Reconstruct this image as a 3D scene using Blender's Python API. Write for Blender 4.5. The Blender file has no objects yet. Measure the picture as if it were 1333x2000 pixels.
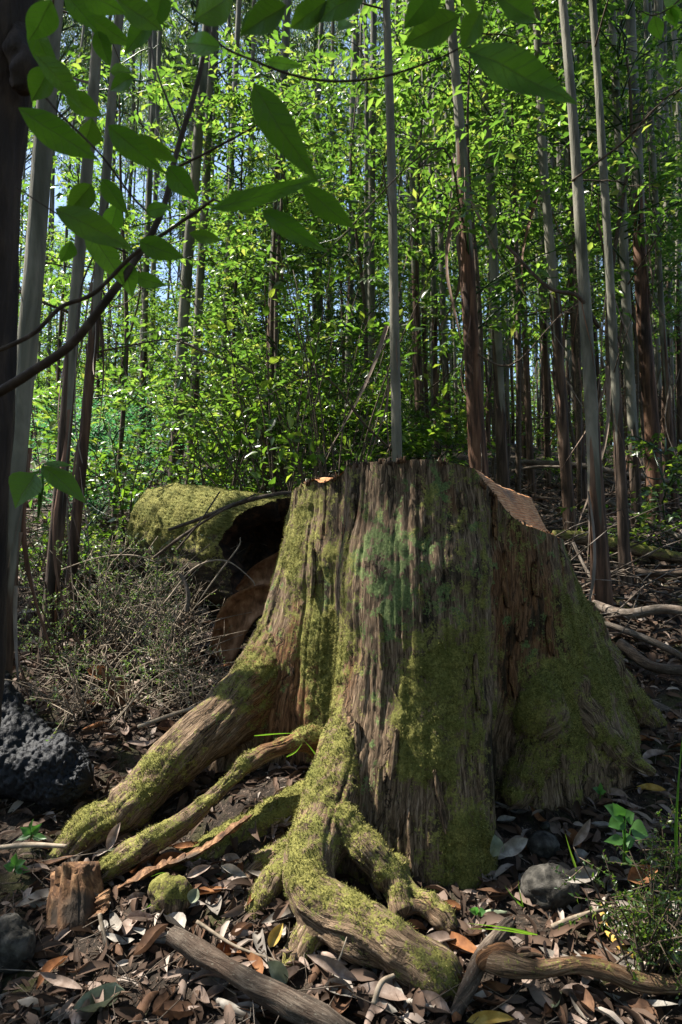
import bpy, math, random
import numpy as np
from mathutils import Vector, Matrix

R = math.radians
scene = bpy.context.scene
COL = scene.collection
rng = np.random.default_rng(7)
random.seed(7)

# ------------------------------------------------------------------ camera
HC, PITCH, F = 1.30, R(3.0), 1333.3
cam_d = bpy.data.cameras.new('camera')
cam = bpy.data.objects.new('camera', cam_d)
COL.objects.link(cam)
cam.location = (0, 0, HC)
cam.rotation_euler = (R(90) + PITCH, 0, 0)
cam_d.sensor_width = 36
cam_d.sensor_fit = 'VERTICAL'
cam_d.sensor_height = 36
cam_d.lens = 24
cam_d.clip_start = 0.05
cam_d.clip_end = 1000
cam_d.dof.use_dof = True
cam_d.dof.focus_distance = 2.8
cam_d.dof.aperture_fstop = 8.0
scene.camera = cam

# ------------------------------------------------------------------ light
SUN_EL = R(58)
_h = np.array([-0.955, 0.297])
S = np.array([_h[0] * math.cos(SUN_EL), _h[1] * math.cos(SUN_EL), math.sin(SUN_EL)])
world = bpy.data.worlds.new('World')
scene.world = world
world.use_nodes = True
wn = world.node_tree
for n in list(wn.nodes):
    wn.nodes.remove(n)
sky = wn.nodes.new('ShaderNodeTexSky')
sky.sky_type = 'NISHITA'
sky.sun_disc = False
sky.sun_elevation = SUN_EL
sky.sun_rotation = math.atan2(S[0], S[1])
bg = wn.nodes.new('ShaderNodeBackground')
bg.inputs['Strength'].default_value = 0.078
wo = wn.nodes.new('ShaderNodeOutputWorld')
wn.links.new(sky.outputs[0], bg.inputs['Color'])
wn.links.new(bg.outputs[0], wo.inputs['Surface'])
sun_d = bpy.data.lights.new('sun', 'SUN')
sun_d.energy = 5.0
sun_d.angle = R(0.5)
sun_d.color = (1.0, 0.95, 0.85)
sun = bpy.data.objects.new('sun', sun_d)
sun.rotation_euler = Vector(-S).to_track_quat('-Z', 'Y').to_euler()
sun.location = (-6, 2, 14)
COL.objects.link(sun)

scene.view_settings.view_transform = 'Standard'
scene.view_settings.look = 'None'
scene.view_settings.gamma = 1
scene.view_settings.use_curve_mapping = False
scene.view_settings.exposure = 1.9
scene.cycles.max_bounces = 7
scene.cycles.diffuse_bounces = 4
scene.cycles.glossy_bounces = 2
scene.cycles.transmission_bounces = 5
scene.cycles.transparent_max_bounces = 4
scene.cycles.sample_clamp_indirect = 6
scene.cycles.caustics_reflective = False
scene.cycles.caustics_refractive = False

# ------------------------------------------------------------------ maths helpers
cp, sp = math.cos(PITCH), math.sin(PITCH)


def at(px, py, Y):
    """world point at distance Y in front of the camera seen at photograph pixel px, py"""
    u, v = (px - 666.5) / F, (1000 - py) / F
    d = np.array([u, cp - v * sp, sp + v * cp])
    return d * (Y / d[1]) + np.array([0, 0, HC])


def project(P):
    P = np.asarray(P, float)
    q = P - np.array([0, 0, HC])
    fw = q[..., 1] * cp + q[..., 2] * sp
    up = -q[..., 1] * sp + q[..., 2] * cp
    fw = np.where(np.abs(fw) < 1e-4, 1e-4, fw)
    return 666.5 + F * q[..., 0] / fw, 1000 - F * up / fw


def _hash(ix, iy, iz, seed):
    h = (ix * 374761393 + iy * 668265263 + iz * 1274126177 + seed * 974711) & 0x7fffffff
    h = ((h ^ (h >> 13)) * 1274126177) & 0x7fffffff
    h = (h ^ (h >> 16)) & 0x7fffffff
    return (h & 0xffff) / 65535.0


def vnoise(p, seed=0):
    """value noise 0..1 for points (N,3)"""
    p = np.asarray(p, float)
    i = np.floor(p).astype(np.int64)
    f = p - i
    f = f * f * (3 - 2 * f)
    out = 0
    for dx in (0, 1):
        wx = f[..., 0] if dx else 1 - f[..., 0]
        for dy in (0, 1):
            wy = f[..., 1] if dy else 1 - f[..., 1]
            for dz in (0, 1):
                wz = f[..., 2] if dz else 1 - f[..., 2]
                out = out + wx * wy * wz * _hash(i[..., 0] + dx, i[..., 1] + dy, i[..., 2] + dz, seed)
    return out


def fbm(p, octv=3, seed=0, gain=0.5):
    p = np.asarray(p, float)
    a, tot, out = 1.0, 0.0, 0
    for k in range(octv):
        out = out + a * vnoise(p * (2.03 ** k) + 17.3 * k, seed + k)
        tot += a
        a *= gain
    return out / tot


def sstep(a, b, x):
    t = np.clip((x - a) / (b - a), 0, 1)
    return t * t * (3 - 2 * t)


def unit(v):
    v = np.asarray(v, float)
    return v / np.maximum(np.linalg.norm(v, axis=-1, keepdims=True), 1e-9)


def catmull(P, n):
    P = np.asarray(P, float)
    Q = np.vstack([2 * P[0] - P[1], P, 2 * P[-1] - P[-2]])
    m = len(P) - 1
    t = np.linspace(0, m, n)
    i = np.minimum(t.astype(int), m - 1)
    f = (t - i)[:, None]
    p0, p1, p2, p3 = Q[i], Q[i + 1], Q[i + 2], Q[i + 3]
    return 0.5 * (2 * p1 + (p2 - p0) * f + (2 * p0 - 5 * p1 + 4 * p2 - p3) * f ** 2 + (3 * p1 - p0 - 3 * p2 + p3) * f ** 3)


# ------------------------------------------------------------------ terrain height
GY = np.array([-60, 0.0, 1.6, 2.42, 5.2, 12.0, 40.0, 90.0, 220.0])
GZ = np.array([-1.2, -0.12, -0.02, 0.10, 1.06, 2.75, 7.2, 12.0, 18.0])


def gz0(x, y):
    x = np.asarray(x, float)
    y = np.asarray(y, float)
    z = 0.5 * np.interp(y, GY, GZ) + 0.25 * np.interp(y - .25, GY, GZ) + 0.25 * np.interp(y + .25, GY, GZ)
    return z


def gz(x, y):
    z = gz0(x, y)
    x = np.asarray(x, float) + 0 * z
    y = np.asarray(y, float) + 0 * z
    p = np.stack([x, y, 0 * z], -1)
    near = np.clip(np.hypot(x, y - 2) / 3.0, 0.25, 6)
    z = z + (fbm(p * 0.9, 2, 3) - .5) * .16 * np.minimum(near, 1.2) + (fbm(p * 0.12, 2, 5) - .5) * .5 * np.clip((near - 1.5), 0, 3)
    z = z + (fbm(p * 6, 3, 9) - .5) * .05
    # soil banked between the stump's roots
    z = z + 0.07 * np.exp(-(((x + .42) / .25) ** 2 + ((y - 2.72) / .16) ** 2))
    z = z + 0.10 * np.exp(-(((x + .12) / .32) ** 2 + ((y - 2.85) / .30) ** 2))
    z = z - 0.05 * np.exp(-(((x + .02) / .5) ** 2 + ((y - 1.9) / .25) ** 2))
    return z


def on_ground(px, py, y0=1.0, y1=60.0):
    Y = np.concatenate([np.linspace(y0, 6, 500), np.linspace(6.02, y1, 500)])
    P = at(px, py, 1.0) - np.array([0, 0, HC])
    pts = P[None] * Y[:, None] + np.array([0, 0, HC])
    g = gz(pts[:, 0], pts[:, 1])
    k = np.argmax(pts[:, 2] < g)
    if pts[k, 2] >= g[k]:
        k = len(Y) - 1
    return np.array([pts[k, 0], pts[k, 1], g[k]])


# ------------------------------------------------------------------ mesh helpers
def mesh_np(name, V, Fq=None, Ft=None, mats=(), attrs=None, smooth=True, midx=None):
    V = np.asarray(V, np.float32)
    parts, loops = [], []
    nq = 0 if Fq is None else len(Fq)
    nt = 0 if Ft is None else len(Ft)
    me = bpy.data.meshes.new(name)
    me.vertices.add(len(V))
    me.vertices.foreach_set('co', V.ravel())
    li = []
    if nq:
        li.append(np.asarray(Fq, np.int32).ravel())
    if nt:
        li.append(np.asarray(Ft, np.int32).ravel())
    li = np.concatenate(li)
    me.loops.add(len(li))
    me.loops.foreach_set('vertex_index', li)
    me.polygons.add(nq + nt)
    st = np.concatenate([np.arange(nq) * 4, nq * 4 + np.arange(nt) * 3]).astype(np.int32)
    me.polygons.foreach_set('loop_start', st)
    me.polygons.foreach_set('use_smooth', np.full(nq + nt, smooth, bool))
    for m in mats:
        me.materials.append(m)
    if midx is not None:
        me.polygons.foreach_set('material_index', np.asarray(midx, np.int32))
    me.update(calc_edges=True)
    if attrs:
        for k, v in attrs.items():
            a = me.attributes.new(k, 'FLOAT', 'POINT')
            a.data.foreach_set('value', np.asarray(v, np.float32))
    return me


def link(name, me, parent=None, loc=None, rot=None, scale=None):
    o = bpy.data.objects.new(name, me)
    COL.objects.link(o)
    if parent is not None:
        o.parent = parent
    if loc is not None:
        o.location = loc
    if rot is not None:
        o.rotation_euler = rot
    if scale is not None:
        o.scale = scale if hasattr(scale, '__len__') else (scale,) * 3
    return o


def tag(o, label, cat, group=None, kind=None):
    if label:
        o['label'] = label
    if cat:
        o['category'] = cat
    if group:
        o['group'] = group
    if kind:
        o['kind'] = kind
    return o


def thing(name, label, cat, loc=(0, 0, 0), group=None):
    o = bpy.data.objects.new(name, None)
    COL.objects.link(o)
    o.location = loc
    o.empty_display_size = .1
    return tag(o, label, cat, group)


def tube(path, rad, ns=12, n=None, close=True, squash=None):
    """returns V, quads, ring angle, arc length; path (k,3), rad (k)"""
    path = np.asarray(path, float)
    rad = np.asarray(rad, float)
    if n:
        pr = catmull(np.column_stack([path, rad]), n)
        path, rad = pr[:, :3], np.maximum(pr[:, 3], 1e-4)
    m = len(path)
    T = unit(np.gradient(path, axis=0))
    up = np.array([0, 0, 1.0]) if abs(T[0][2]) < .9 else np.array([0, 1.0, 0])
    N = np.zeros_like(T)
    v = unit(np.cross(np.cross(T[0], up), T[0]))
    for i in range(m):
        v = unit(v - T[i] * np.dot(v, T[i]))
        N[i] = v
    B = np.cross(T, N)
    a = np.linspace(0, 2 * np.pi, ns, endpoint=False)
    ca, sa = np.cos(a), np.sin(a)
    V = path[:, None] + rad[:, None, None] * (N[:, None] * ca[None, :, None] + B[:, None] * sa[None, :, None])
    V = V.reshape(-1, 3)
    i, j = np.meshgrid(np.arange(m - 1), np.arange(ns), indexing='ij')
    j2 = (j + 1) % ns
    Q = np.stack([i * ns + j, i * ns + j2, (i + 1) * ns + j2, (i + 1) * ns + j], -1).reshape(-1, 4)
    s = np.concatenate([[0], np.cumsum(np.linalg.norm(np.diff(path, axis=0), axis=1))])
    ang = np.tile(a, m)
    arc = np.repeat(s, ns)
    Tr = np.zeros((0, 3), int)
    if close:
        V = np.vstack([V, path[0] - T[0] * rad[0] * .3, path[-1] + T[-1] * rad[-1] * .5])
        c0, c1 = len(V) - 2, len(V) - 1
        jj = np.arange(ns)
        Tr = np.vstack([np.stack([np.full(ns, c0), (jj + 1) % ns, jj], -1),
                        np.stack([np.full(ns, c1), (m - 1) * ns + jj, (m - 1) * ns + (jj + 1) % ns], -1)])
        ang = np.concatenate([ang, [0, 0]])
        arc = np.concatenate([arc, [s[0], s[-1]]])
    return V, Q, Tr, ang, arc


class Acc:
    """collects meshes into one"""

    def __init__(self):
        self.V, self.Q, self.T, self.A, self.n = [], [], [], {}, 0

    def add(self, V, Q=None, T=None, **attrs):
        k = len(V)
        self.V.append(np.asarray(V, np.float32))
        if Q is not None and len(Q):
            self.Q.append(np.asarray(Q) + self.n)
        if T is not None and len(T):
            self.T.append(np.asarray(T) + self.n)
        for a, v in attrs.items():
            self.A.setdefault(a, []).append(np.broadcast_to(np.asarray(v, np.float32), (k,)))
        self.n += k

    def tube(self, path, rad, ns=5, n=None, **attrs):
        V, Q, T, *_ = tube(path, rad, ns, n)
        self.add(V, Q, T, **attrs)

    def mesh(self, name, mats, smooth=True):
        return mesh_np(name, np.vstack(self.V), np.vstack(self.Q) if self.Q else None,
                       np.vstack(self.T) if self.T else None, mats,
                       {k: np.concatenate(v) for k, v in self.A.items()}, smooth)


# leaf templates: columns across, along, out
T_SMALL = (np.array([[0, 0, 0], [-.5, .42, .12], [0, .45, 0], [.5, .42, .12], [0, 1, -.12]]),
           np.array([[0, 2, 1], [0, 3, 2], [1, 2, 4], [2, 3, 4]]))
_t = []
for k, (w, y, z) in enumerate([(0, 0, 0), (.36, .22, .03), (.5, .46, .03), (.34, .74, -.03), (0, 1, -.16)]):
    _t.append((w, y, z))
T_MID = (np.array([[0, 0, 0], [-.38, .2, .12], [0, .22, .03], [.38, .2, .12], [-.5, .48, .15], [0, .5, .03], [.5, .48, .15],
                   [-.32, .76, .06], [0, .77, -.04], [.32, .76, .06], [0, 1, -.2]]),
         np.array([[0, 2, 1], [0, 3, 2], [1, 2, 5], [1, 5, 4], [2, 3, 6], [2, 6, 5], [4, 5, 8], [4, 8, 7], [5, 6, 9], [5, 9, 8],
                   [7, 8, 10], [8, 9, 10]]))


def leaves(acc, P, D, N, L, W, tmpl=T_SMALL, rnd=None):
    """scatter leaf blades: positions, axis, normal, length, width"""
    P, D, N = np.asarray(P, float), unit(D), np.asarray(N, float)
    N = unit(N - D * np.sum(N * D, -1, keepdims=True))
    X = np.cross(D, N)
    n = len(P)
    L = np.broadcast_to(L, (n,))
    W = np.broadcast_to(W, (n,))
    tv, tf = tmpl
    V = (P[:, None] + X[:, None] * (tv[None, :, 0:1] * W[:, None, None]) + D[:, None] * (tv[None, :, 1:2] * L[:, None, None])
         + N[:, None] * (tv[None, :, 2:3] * L[:, None, None]))
    Ft = (tf[None] + (np.arange(n) * len(tv))[:, None, None]).reshape(-1, 3)
    if rnd is None:
        rnd = rng.random(n)
    acc.add(V.reshape(-1, 3), None, Ft, rnd=np.repeat(rnd, len(tv)))


# ------------------------------------------------------------------ materials
class NT:
    def __init__(self, name):
        self.m = bpy.data.materials.new(name)
        self.m.use_nodes = True
        self.t = self.m.node_tree
        for n in list(self.t.nodes):
            self.t.nodes.remove(n)
        self.out = self.t.nodes.new('ShaderNodeOutputMaterial')

    def n(self, kind, ins=None, **props):
        nd = self.t.nodes.new('ShaderNode' + kind)
        for k, v in props.items():
            setattr(nd, k, v)
        for k, v in (ins or {}).items():
            self.set(nd.inputs[k], v)
        return nd

    def set(self, sock, v):
        if isinstance(v, bpy.types.NodeSocket):
            self.t.links.new(v, sock)
        elif isinstance(v, bpy.types.Node):
            self.t.links.new(v.outputs[0], sock)
        else:
            if hasattr(v, '__len__') and len(v) == 3 and sock.type == 'RGBA':
                v = (*v, 1)
            sock.default_value = v

    def attr(self, name):
        return self.n('Attribute', attribute_name=name).outputs['Fac']

    def coord(self, scale=(1, 1, 1), which='Object'):
        c = self.n('TexCoord')
        return self.n('Mapping', {'Vector': c.outputs[which], 'Scale': scale}).outputs[0]

    def noise(self, vec, scale=5, detail=4, rough=.55, dist=0):
        return self.n('TexNoise', {'Vector': vec, 'Scale': scale, 'Detail': detail, 'Roughness': rough, 'Distortion': dist}).outputs[0]

    def ramp(self, fac, stops):
        r = self.n('ValToRGB', {'Fac': fac})
        e = r.color_ramp.elements
        while len(e) > 1:
            e.remove(e[-1])
        e[0].position = stops[0][0]
        e[0].color = (*stops[0][1], 1)
        for p, c in stops[1:]:
            x = e.new(p)
            x.color = (*c, 1)
        return r.outputs[0]

    def mix(self, fac, a, b, mode='MIX'):
        m = self.n('Mix', data_type='RGBA', blend_type=mode)
        self.set(m.inputs[0], fac)
        self.set(m.inputs[6], a)
        self.set(m.inputs[7], b)
        return m.outputs[2]

    def math(self, op, a, b=0.0, c=None, clamp=False):
        m = self.n('Math', operation=op, use_clamp=clamp)
        self.set(m.inputs[0], a)
        self.set(m.inputs[1], b)
        if c is not None:
            self.set(m.inputs[2], c)
        return m.outputs[0]

    def smooth(self, x, a, b):
        m = self.n('MapRange', {'From Min': a, 'From Max': b}, interpolation_type='SMOOTHSTEP')
        self.set(m.inputs[0], x)
        return m.outputs[0]

    def bump(self, h, strength=.5, dist=.01):
        return self.n('Bump', {'Height': h, 'Strength': strength, 'Distance': dist}).outputs[0]

    def bsdf(self, color, rough=.8, spec=.3, normal=None, trans=None, tmix=.4):
        p = self.n('BsdfPrincipled')
        self.set(p.inputs['Base Color'], color)
        self.set(p.inputs['Roughness'], rough)
        self.set(p.inputs['Specular IOR Level'], spec)
        if normal is not None:
            self.set(p.inputs['Normal'], normal)
        sh = p.outputs[0]
        if trans is not None:
            tr = self.n('BsdfTranslucent')
            self.set(tr.inputs['Color'], trans)
            if normal is not None:
                self.set(tr.inputs['Normal'], normal)
            mx = self.n('MixShader')
            self.set(mx.inputs[0], tmix)
            self.set(mx.inputs[1], sh)
            self.set(mx.inputs[2], tr)
            sh = mx.outputs[0]
        self.t.links.new(sh, self.out.inputs['Surface'])
        return self.m


def leaf_mat(name, stops, tstops, rough=.38, spec=.5, tmix=.45):
    t = NT(name)
    r = t.attr('rnd')
    return t.bsdf(t.ramp(r, stops), rough, spec, None, t.ramp(r, tstops), tmix)


M = {}
M['under_leaf'] = leaf_mat('understory_leaf',
                           [(0, (.022, .05, .012)), (.5, (.045, .09, .016)), (.88, (.08, .13, .02)), (1, (.14, .12, .03))],
                           [(0, (.07, .16, .016)), (.5, (.135, .28, .030)), (.88, (.25, .40, .05)), (1, (.33, .37, .06))], .36, .5, .46)
M['gum_leaf'] = leaf_mat('gum_leaf',
                         [(0, (.03, .055, .028)), (.6, (.05, .085, .04)), (1, (.09, .12, .05))],
                         [(0, (.08, .16, .035)), (.6, (.15, .28, .05)), (1, (.28, .36, .06))], .42, .5, .42)
M['shrub_leaf'] = leaf_mat('shrub_leaf',
                           [(0, (.025, .05, .014)), (.6, (.045, .08, .018)), (1, (.10, .12, .03))],
                           [(0, (.06, .15, .015)), (.6, (.16, .30, .02)), (1, (.32, .42, .04))], .3, .55, .42)
M['fine_leaf'] = leaf_mat('fine_leaf',
                          [(0, (.04, .07, .03)), (.6, (.07, .11, .045)), (1, (.13, .14, .06))],
                          [(0, (.08, .16, .03)), (.6, (.16, .28, .05)), (1, (.26, .32, .06))], .45, .4, .35)
M['blue_leaf'] = leaf_mat('blue_green_leaf',
                          [(0, (.03, .08, .045)), (.6, (.05, .12, .06)), (1, (.08, .16, .06))],
                          [(0, (.05, .22, .08)), (.6, (.10, .36, .10)), (1, (.2, .45, .1))], .5, .35, .45)


def blade_mat(name, dark, light, tdark, tlight):
    t = NT(name)
    lu, lv = t.attr('lu'), t.attr('lv')
    au = t.math('ABSOLUTE', lu)
    mid = t.smooth(au, .07, .015)
    sv = t.math('FRACT', t.math('MULTIPLY', t.math('SUBTRACT', lv, t.math('MULTIPLY', au, .16)), 9.0))
    vein = t.smooth(t.math('ABSOLUTE', t.math('SUBTRACT', sv, .5)), .08, .0)
    vein = t.math('MULTIPLY', vein, .75)
    vv = t.math('MAXIMUM', mid, vein)
    nz = t.noise(t.coord(), 28, 4)
    blot = t.smooth(t.noise(t.coord(), 55, 2), .70, .76)
    c = t.mix(nz, dark, light)
    c = t.mix(t.math('MULTIPLY', vv, .6), c, (.15, .19, .06))
    c = t.mix(t.math('MULTIPLY', blot, .7), c, (.06, .035, .015))
    tc = t.mix(nz, tdark, tlight)
    tc = t.mix(t.math('MULTIPLY', vv, .6), tc, (.03, .07, .01))
    tc = t.mix(t.math('MULTIPLY', blot, .7), tc, (.05, .03, .01))
    h = t.math('SUBTRACT', t.noise(t.coord(), 90, 3), t.math('MULTIPLY', vv, 1.2))
    oi = t.n('ObjectInfo').outputs['Random']
    tc = t.mix(t.math('MULTIPLY', oi, .6), tc, t.mix(.5, tc, (.16, .22, .01)))
    return t.bsdf(c, .42, .3, t.bump(h, .5, .003), tc, .55)


M['blade'] = blade_mat('broad_leaf', (.022, .05, .011), (.04, .08, .016), (.075, .20, .012), (.16, .33, .018))
M['blade_bright'] = blade_mat('bright_broad_leaf', (.04, .09, .015), (.06, .13, .02), (.16, .40, .02), (.26, .52, .03))


def bark_mat():
    t = NT('gum_bark')
    rough = t.attr('rough')
    tone = t.attr('tone')
    v = t.coord((1, 1, .10))
    n1 = t.noise(v, 22, 5, .6, .4)
    n2 = t.noise(t.coord((1, 1, .25)), 6, 4, .6, .6)
    pale = t.ramp(n2, [(.30, (.05, .05, .035)), (.46, (.105, .10, .075)), (.60, (.19, .175, .135)), (.8, (.12, .075, .045))])
    brown = t.ramp(n1, [(.32, (.012, .009, .007)), (.45, (.04, .029, .021)), (.58, (.085, .060, .043)), (.74, (.16, .12, .09))])
    red = t.ramp(n1, [(.32, (.016, .010, .007)), (.45, (.058, .031, .019)), (.58, (.125, .062, .035)), (.74, (.20, .12, .075))])
    brown = t.mix(tone, brown, red)
    edge = t.math('ADD', rough, t.math('MULTIPLY', t.math('SUBTRACT', t.noise(t.coord((1, 1, .2)), 9, 3), .5), .7))
    c = t.mix(t.smooth(edge, .42, .56), pale, brown)
    return t.bsdf(c, .85, .2, t.bump(n1, .8, .02))


M['bark'] = bark_mat()


def simple_mat(name, stops, scale=(1, 1, 1), nscale=12, rough=.85, spec=.2, bump=.5, bdist=.01, detail=5, which='Object', dist=.2):
    t = NT(name)
    n1 = t.noise(t.coord(scale, which), nscale, detail, .6, dist)
    return t.bsdf(t.ramp(n1, stops), rough, spec, t.bump(n1, bump, bdist) if bump else None)


M['twig'] = simple_mat('twig_bark', [(.3, (.03, .022, .015)), (.6, (.09, .065, .045))], nscale=40, bump=.3)
M['stem'] = simple_mat('sapling_stem', [(.3, (.022, .015, .011)), (.5, (.045, .031, .022)), (.7, (.095, .072, .055))], nscale=30, bump=.4, bdist=.004)
M['drytwig'] = simple_mat('dry_twig', [(.3, (.10, .075, .05)), (.7, (.30, .245, .185))], nscale=30, bump=.2, bdist=.003)
M['brush'] = simple_mat('dead_brush', [(.32, (.03, .022, .016)), (.5, (.085, .066, .05)), (.68, (.24, .20, .165))], nscale=9, bump=.3)
M['darkbark'] = simple_mat('dark_bark', [(.3, (.010, .007, .006)), (.5, (.03, .02, .015)), (.72, (.075, .05, .035))], (1, 1, .2), 18, bump=1, bdist=.02)


def strip_mat():
    t = NT('bark_ribbon')
    n1 = t.noise(t.coord((1, 1, .15)), 30, 4, .6, .3)
    oi = t.n('ObjectInfo').outputs['Random']
    c = t.mix(oi, t.ramp(n1, [(.3, (.06, .03, .018)), (.7, (.20, .10, .06))]), t.ramp(n1, [(.3, (.10, .08, .06)), (.7, (.26, .21, .17))]))
    return t.bsdf(c, .8, .2, t.bump(n1, .5, .01))


M['strip'] = strip_mat()


def wood_moss_mat(name='stump_wood'):
    t = NT(name)
    moss, lich, dark, warm = t.attr('moss'), t.attr('lichen'), t.attr('dark'), t.attr('warm')
    gx = t.n('CombineXYZ', {'X': t.attr('ga'), 'Y': t.attr('gs'), 'Z': 0.0}).outputs[0]
    grain = t.noise(t.n('Mapping', {'Vector': gx, 'Scale': (1, .10, 1)}).outputs[0], 125, 7, .74, .8)
    broad = t.noise(t.n('Mapping', {'Vector': gx, 'Scale': (1, .3, 1)}).outputs[0], 13, 5, .65, .7)
    iso = t.noise(t.coord(), 9, 4, .6)
    c1 = t.ramp(grain, [(.34, (.018, .012, .007)), (.44, (.075, .050, .031)), (.54, (.165, .112, .070)), (.66, (.32, .235, .165))])
    c2 = t.ramp(grain, [(.34, (.018, .010, .006)), (.45, (.085, .042, .020)), (.55, (.18, .088, .040)), (.66, (.30, .17, .09))])
    c = t.mix(t.smooth(t.math('ADD', warm, t.math('MULTIPLY', t.math('SUBTRACT', broad, .5), 1.4)), .18, .6), c1, c2)
    mott = t.noise(t.coord((1, 1, .5)), 13, 6, .7)
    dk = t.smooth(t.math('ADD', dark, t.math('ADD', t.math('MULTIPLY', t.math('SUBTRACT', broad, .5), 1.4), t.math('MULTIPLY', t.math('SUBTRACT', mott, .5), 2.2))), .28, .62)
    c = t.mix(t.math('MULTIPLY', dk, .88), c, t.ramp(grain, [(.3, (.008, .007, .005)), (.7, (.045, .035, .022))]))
    vor = t.n('TexVoronoi', {'Vector': t.n('Mapping', {'Vector': t.n('VectorMath', {0: gx, 1: t.n('VectorMath', {0: t.n('TexNoise', {'Vector': t.coord(), 'Scale': 14.0, 'Detail': 4.0}).outputs[1], 1: (.09, .12, 0)}, operation='MULTIPLY').outputs[0]}, operation='ADD').outputs[0], 'Scale': (1, .11, 1)}).outputs[0], 'Scale': 26.0}, feature='DISTANCE_TO_EDGE').outputs[0]
    crack = t.math('MULTIPLY', t.smooth(vor, .05, .0), t.smooth(broad, .42, .6))
    c = t.mix(t.math('MULTIPLY', crack, .85), c, (.012, .009, .006))
    fine = t.noise(t.coord(), 120, 4, .7)
    med = t.noise(t.coord(), 22, 4, .65)
    # green crust lichen
    lc = t.ramp(fine, [(.3, (.035, .058, .018)), (.5, (.095, .14, .046)), (.7, (.19, .25, .095))])
    lm = t.math('ADD', lich, t.math('ADD', t.math('MULTIPLY', t.math('SUBTRACT', med, .5), 3.0), t.math('MULTIPLY', t.math('SUBTRACT', fine, .5), 1.3)))
    lmask = t.math('MULTIPLY', t.smooth(lm, .46, .66), .85)
    c = t.mix(lmask, c, lc)
    mc = t.ramp(t.math('ADD', t.math('MULTIPLY', fine, .65), t.math('MULTIPLY', med, .35)),
                [(.32, (.030, .030, .009)), (.45, (.10, .096, .024)), (.57, (.20, .185, .050)), (.70, (.34, .31, .11))])
    mcol2 = t.mix(t.smooth(iso, .42, .62), mc, t.mix(.4, mc, (.055, .07, .012)))
    mm = t.math('ADD', moss, t.math('ADD', t.math('MULTIPLY', t.math('SUBTRACT', med, .5), 1.9), t.math('MULTIPLY', t.math('SUBTRACT', fine, .5), 1.7)))
    mmask = t.smooth(mm, .32, .60)
    c = t.mix(mmask, c, mcol2)
    h = t.mix(t.math('MAXIMUM', mmask, t.math('MULTIPLY', lmask, .7)), t.math('SUBTRACT', grain, t.math('MULTIPLY', crack, .6)), fine)
    return t.bsdf(c, .9, .15, t.bump(h, .9, .012))


M['wood'] = wood_moss_mat()


def moss_mat():
    t = NT('moss_tufts')
    r = t.attr('rnd')
    med = t.noise(t.coord(), 8, 3)
    c = t.ramp(r, [(0, (.045, .044, .012)), (.5, (.165, .152, .040)), (1, (.37, .335, .125))])
    c = t.mix(t.smooth(med, .42, .6), c, t.mix(.6, c, (.055, .075, .02)))
    return t.bsdf(c, .9, .1, None, c, .3)


M['moss'] = moss_mat()


def cut_mat():
    t = NT('sawn_wood')
    co = t.n('TexCoord').outputs['Object']
    sep = t.n('SeparateXYZ', {'Vector': co})
    n1 = t.noise(t.coord((.6, 1, 9)), 14, 5, .6)
    n2 = t.noise(t.coord(), 5, 3)
    kerf = t.n('TexWave', {'Vector': co, 'Scale': 26, 'Distortion': 1.2, 'Detail': 2}, wave_type='BANDS', bands_direction='Z').outputs[1]
    c = t.ramp(n1, [(.32, (.30, .125, .05)), (.5, (.55, .26, .115)), (.68, (.68, .39, .20))])
    c = t.mix(t.smooth(n2, .5, .75), c, (.20, .13, .09))
    c = t.mix(t.math('MULTIPLY', kerf, .28), c, (.15, .07, .035))
    return t.bsdf(c, .85, .2, t.bump(kerf, .5, .01))


M['cut'] = cut_mat()


def torn_mat():
    t = NT('torn_wood')
    n1 = t.noise(t.coord((1, 1, .3)), 45, 5, .6, .4)
    n2 = t.noise(t.coord(), 6, 3)
    c = t.ramp(n1, [(.32, (.03, .015, .009)), (.5, (.115, .058, .028)), (.68, (.29, .165, .085))])
    c = t.mix(t.smooth(n2, .46, .62), c, (.045, .033, .024))
    return t.bsdf(c, .85, .2, t.bump(n1, .8, .012))


M['torn'] = torn_mat()
M['slab'] = simple_mat('inner_bark', [(.32, (.07, .03, .013)), (.5, (.19, .092, .045)), (.68, (.34, .19, .105))], (1, 1, .6), 18, bump=.7, bdist=.012)
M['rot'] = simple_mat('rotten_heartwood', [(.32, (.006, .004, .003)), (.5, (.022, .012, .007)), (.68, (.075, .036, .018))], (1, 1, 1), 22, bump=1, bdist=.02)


def char_mat():
    t = NT('charcoal')
    n1 = t.noise(t.coord(), 40, 5, .65)
    c = t.ramp(n1, [(.3, (.002, .0023, .0035)), (.58, (.005, .006, .009)), (.8, (.026, .03, .042))])
    return t.bsdf(c, .6, .25, t.bump(n1, .8, .012))


M['char'] = char_mat()


def soil_mat():
    t = NT('forest_soil')
    n1 = t.noise(t.coord(), 35, 6, .7)
    n2 = t.noise(t.coord(), 3.5, 4, .6)
    n3 = t.noise(t.coord((1, .35, 1)), 90, 3, .6, 1.5)
    c = t.ramp(n1, [(.3, (.007, .0055, .004)), (.5, (.024, .017, .012)), (.65, (.055, .038, .027)), (.8, (.12, .09, .066))])
    c = t.mix(t.smooth(n3, .58, .7), c, (.14, .10, .075))
    c = t.mix(t.math('MULTIPLY', t.smooth(n2, .52, .66), .55), c, t.mix(n1, (.02, .025, .006), (.07, .075, .015)))
    return t.bsdf(c, .9, .2, t.bump(n1, 1, .02))


M['soil'] = soil_mat()


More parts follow.
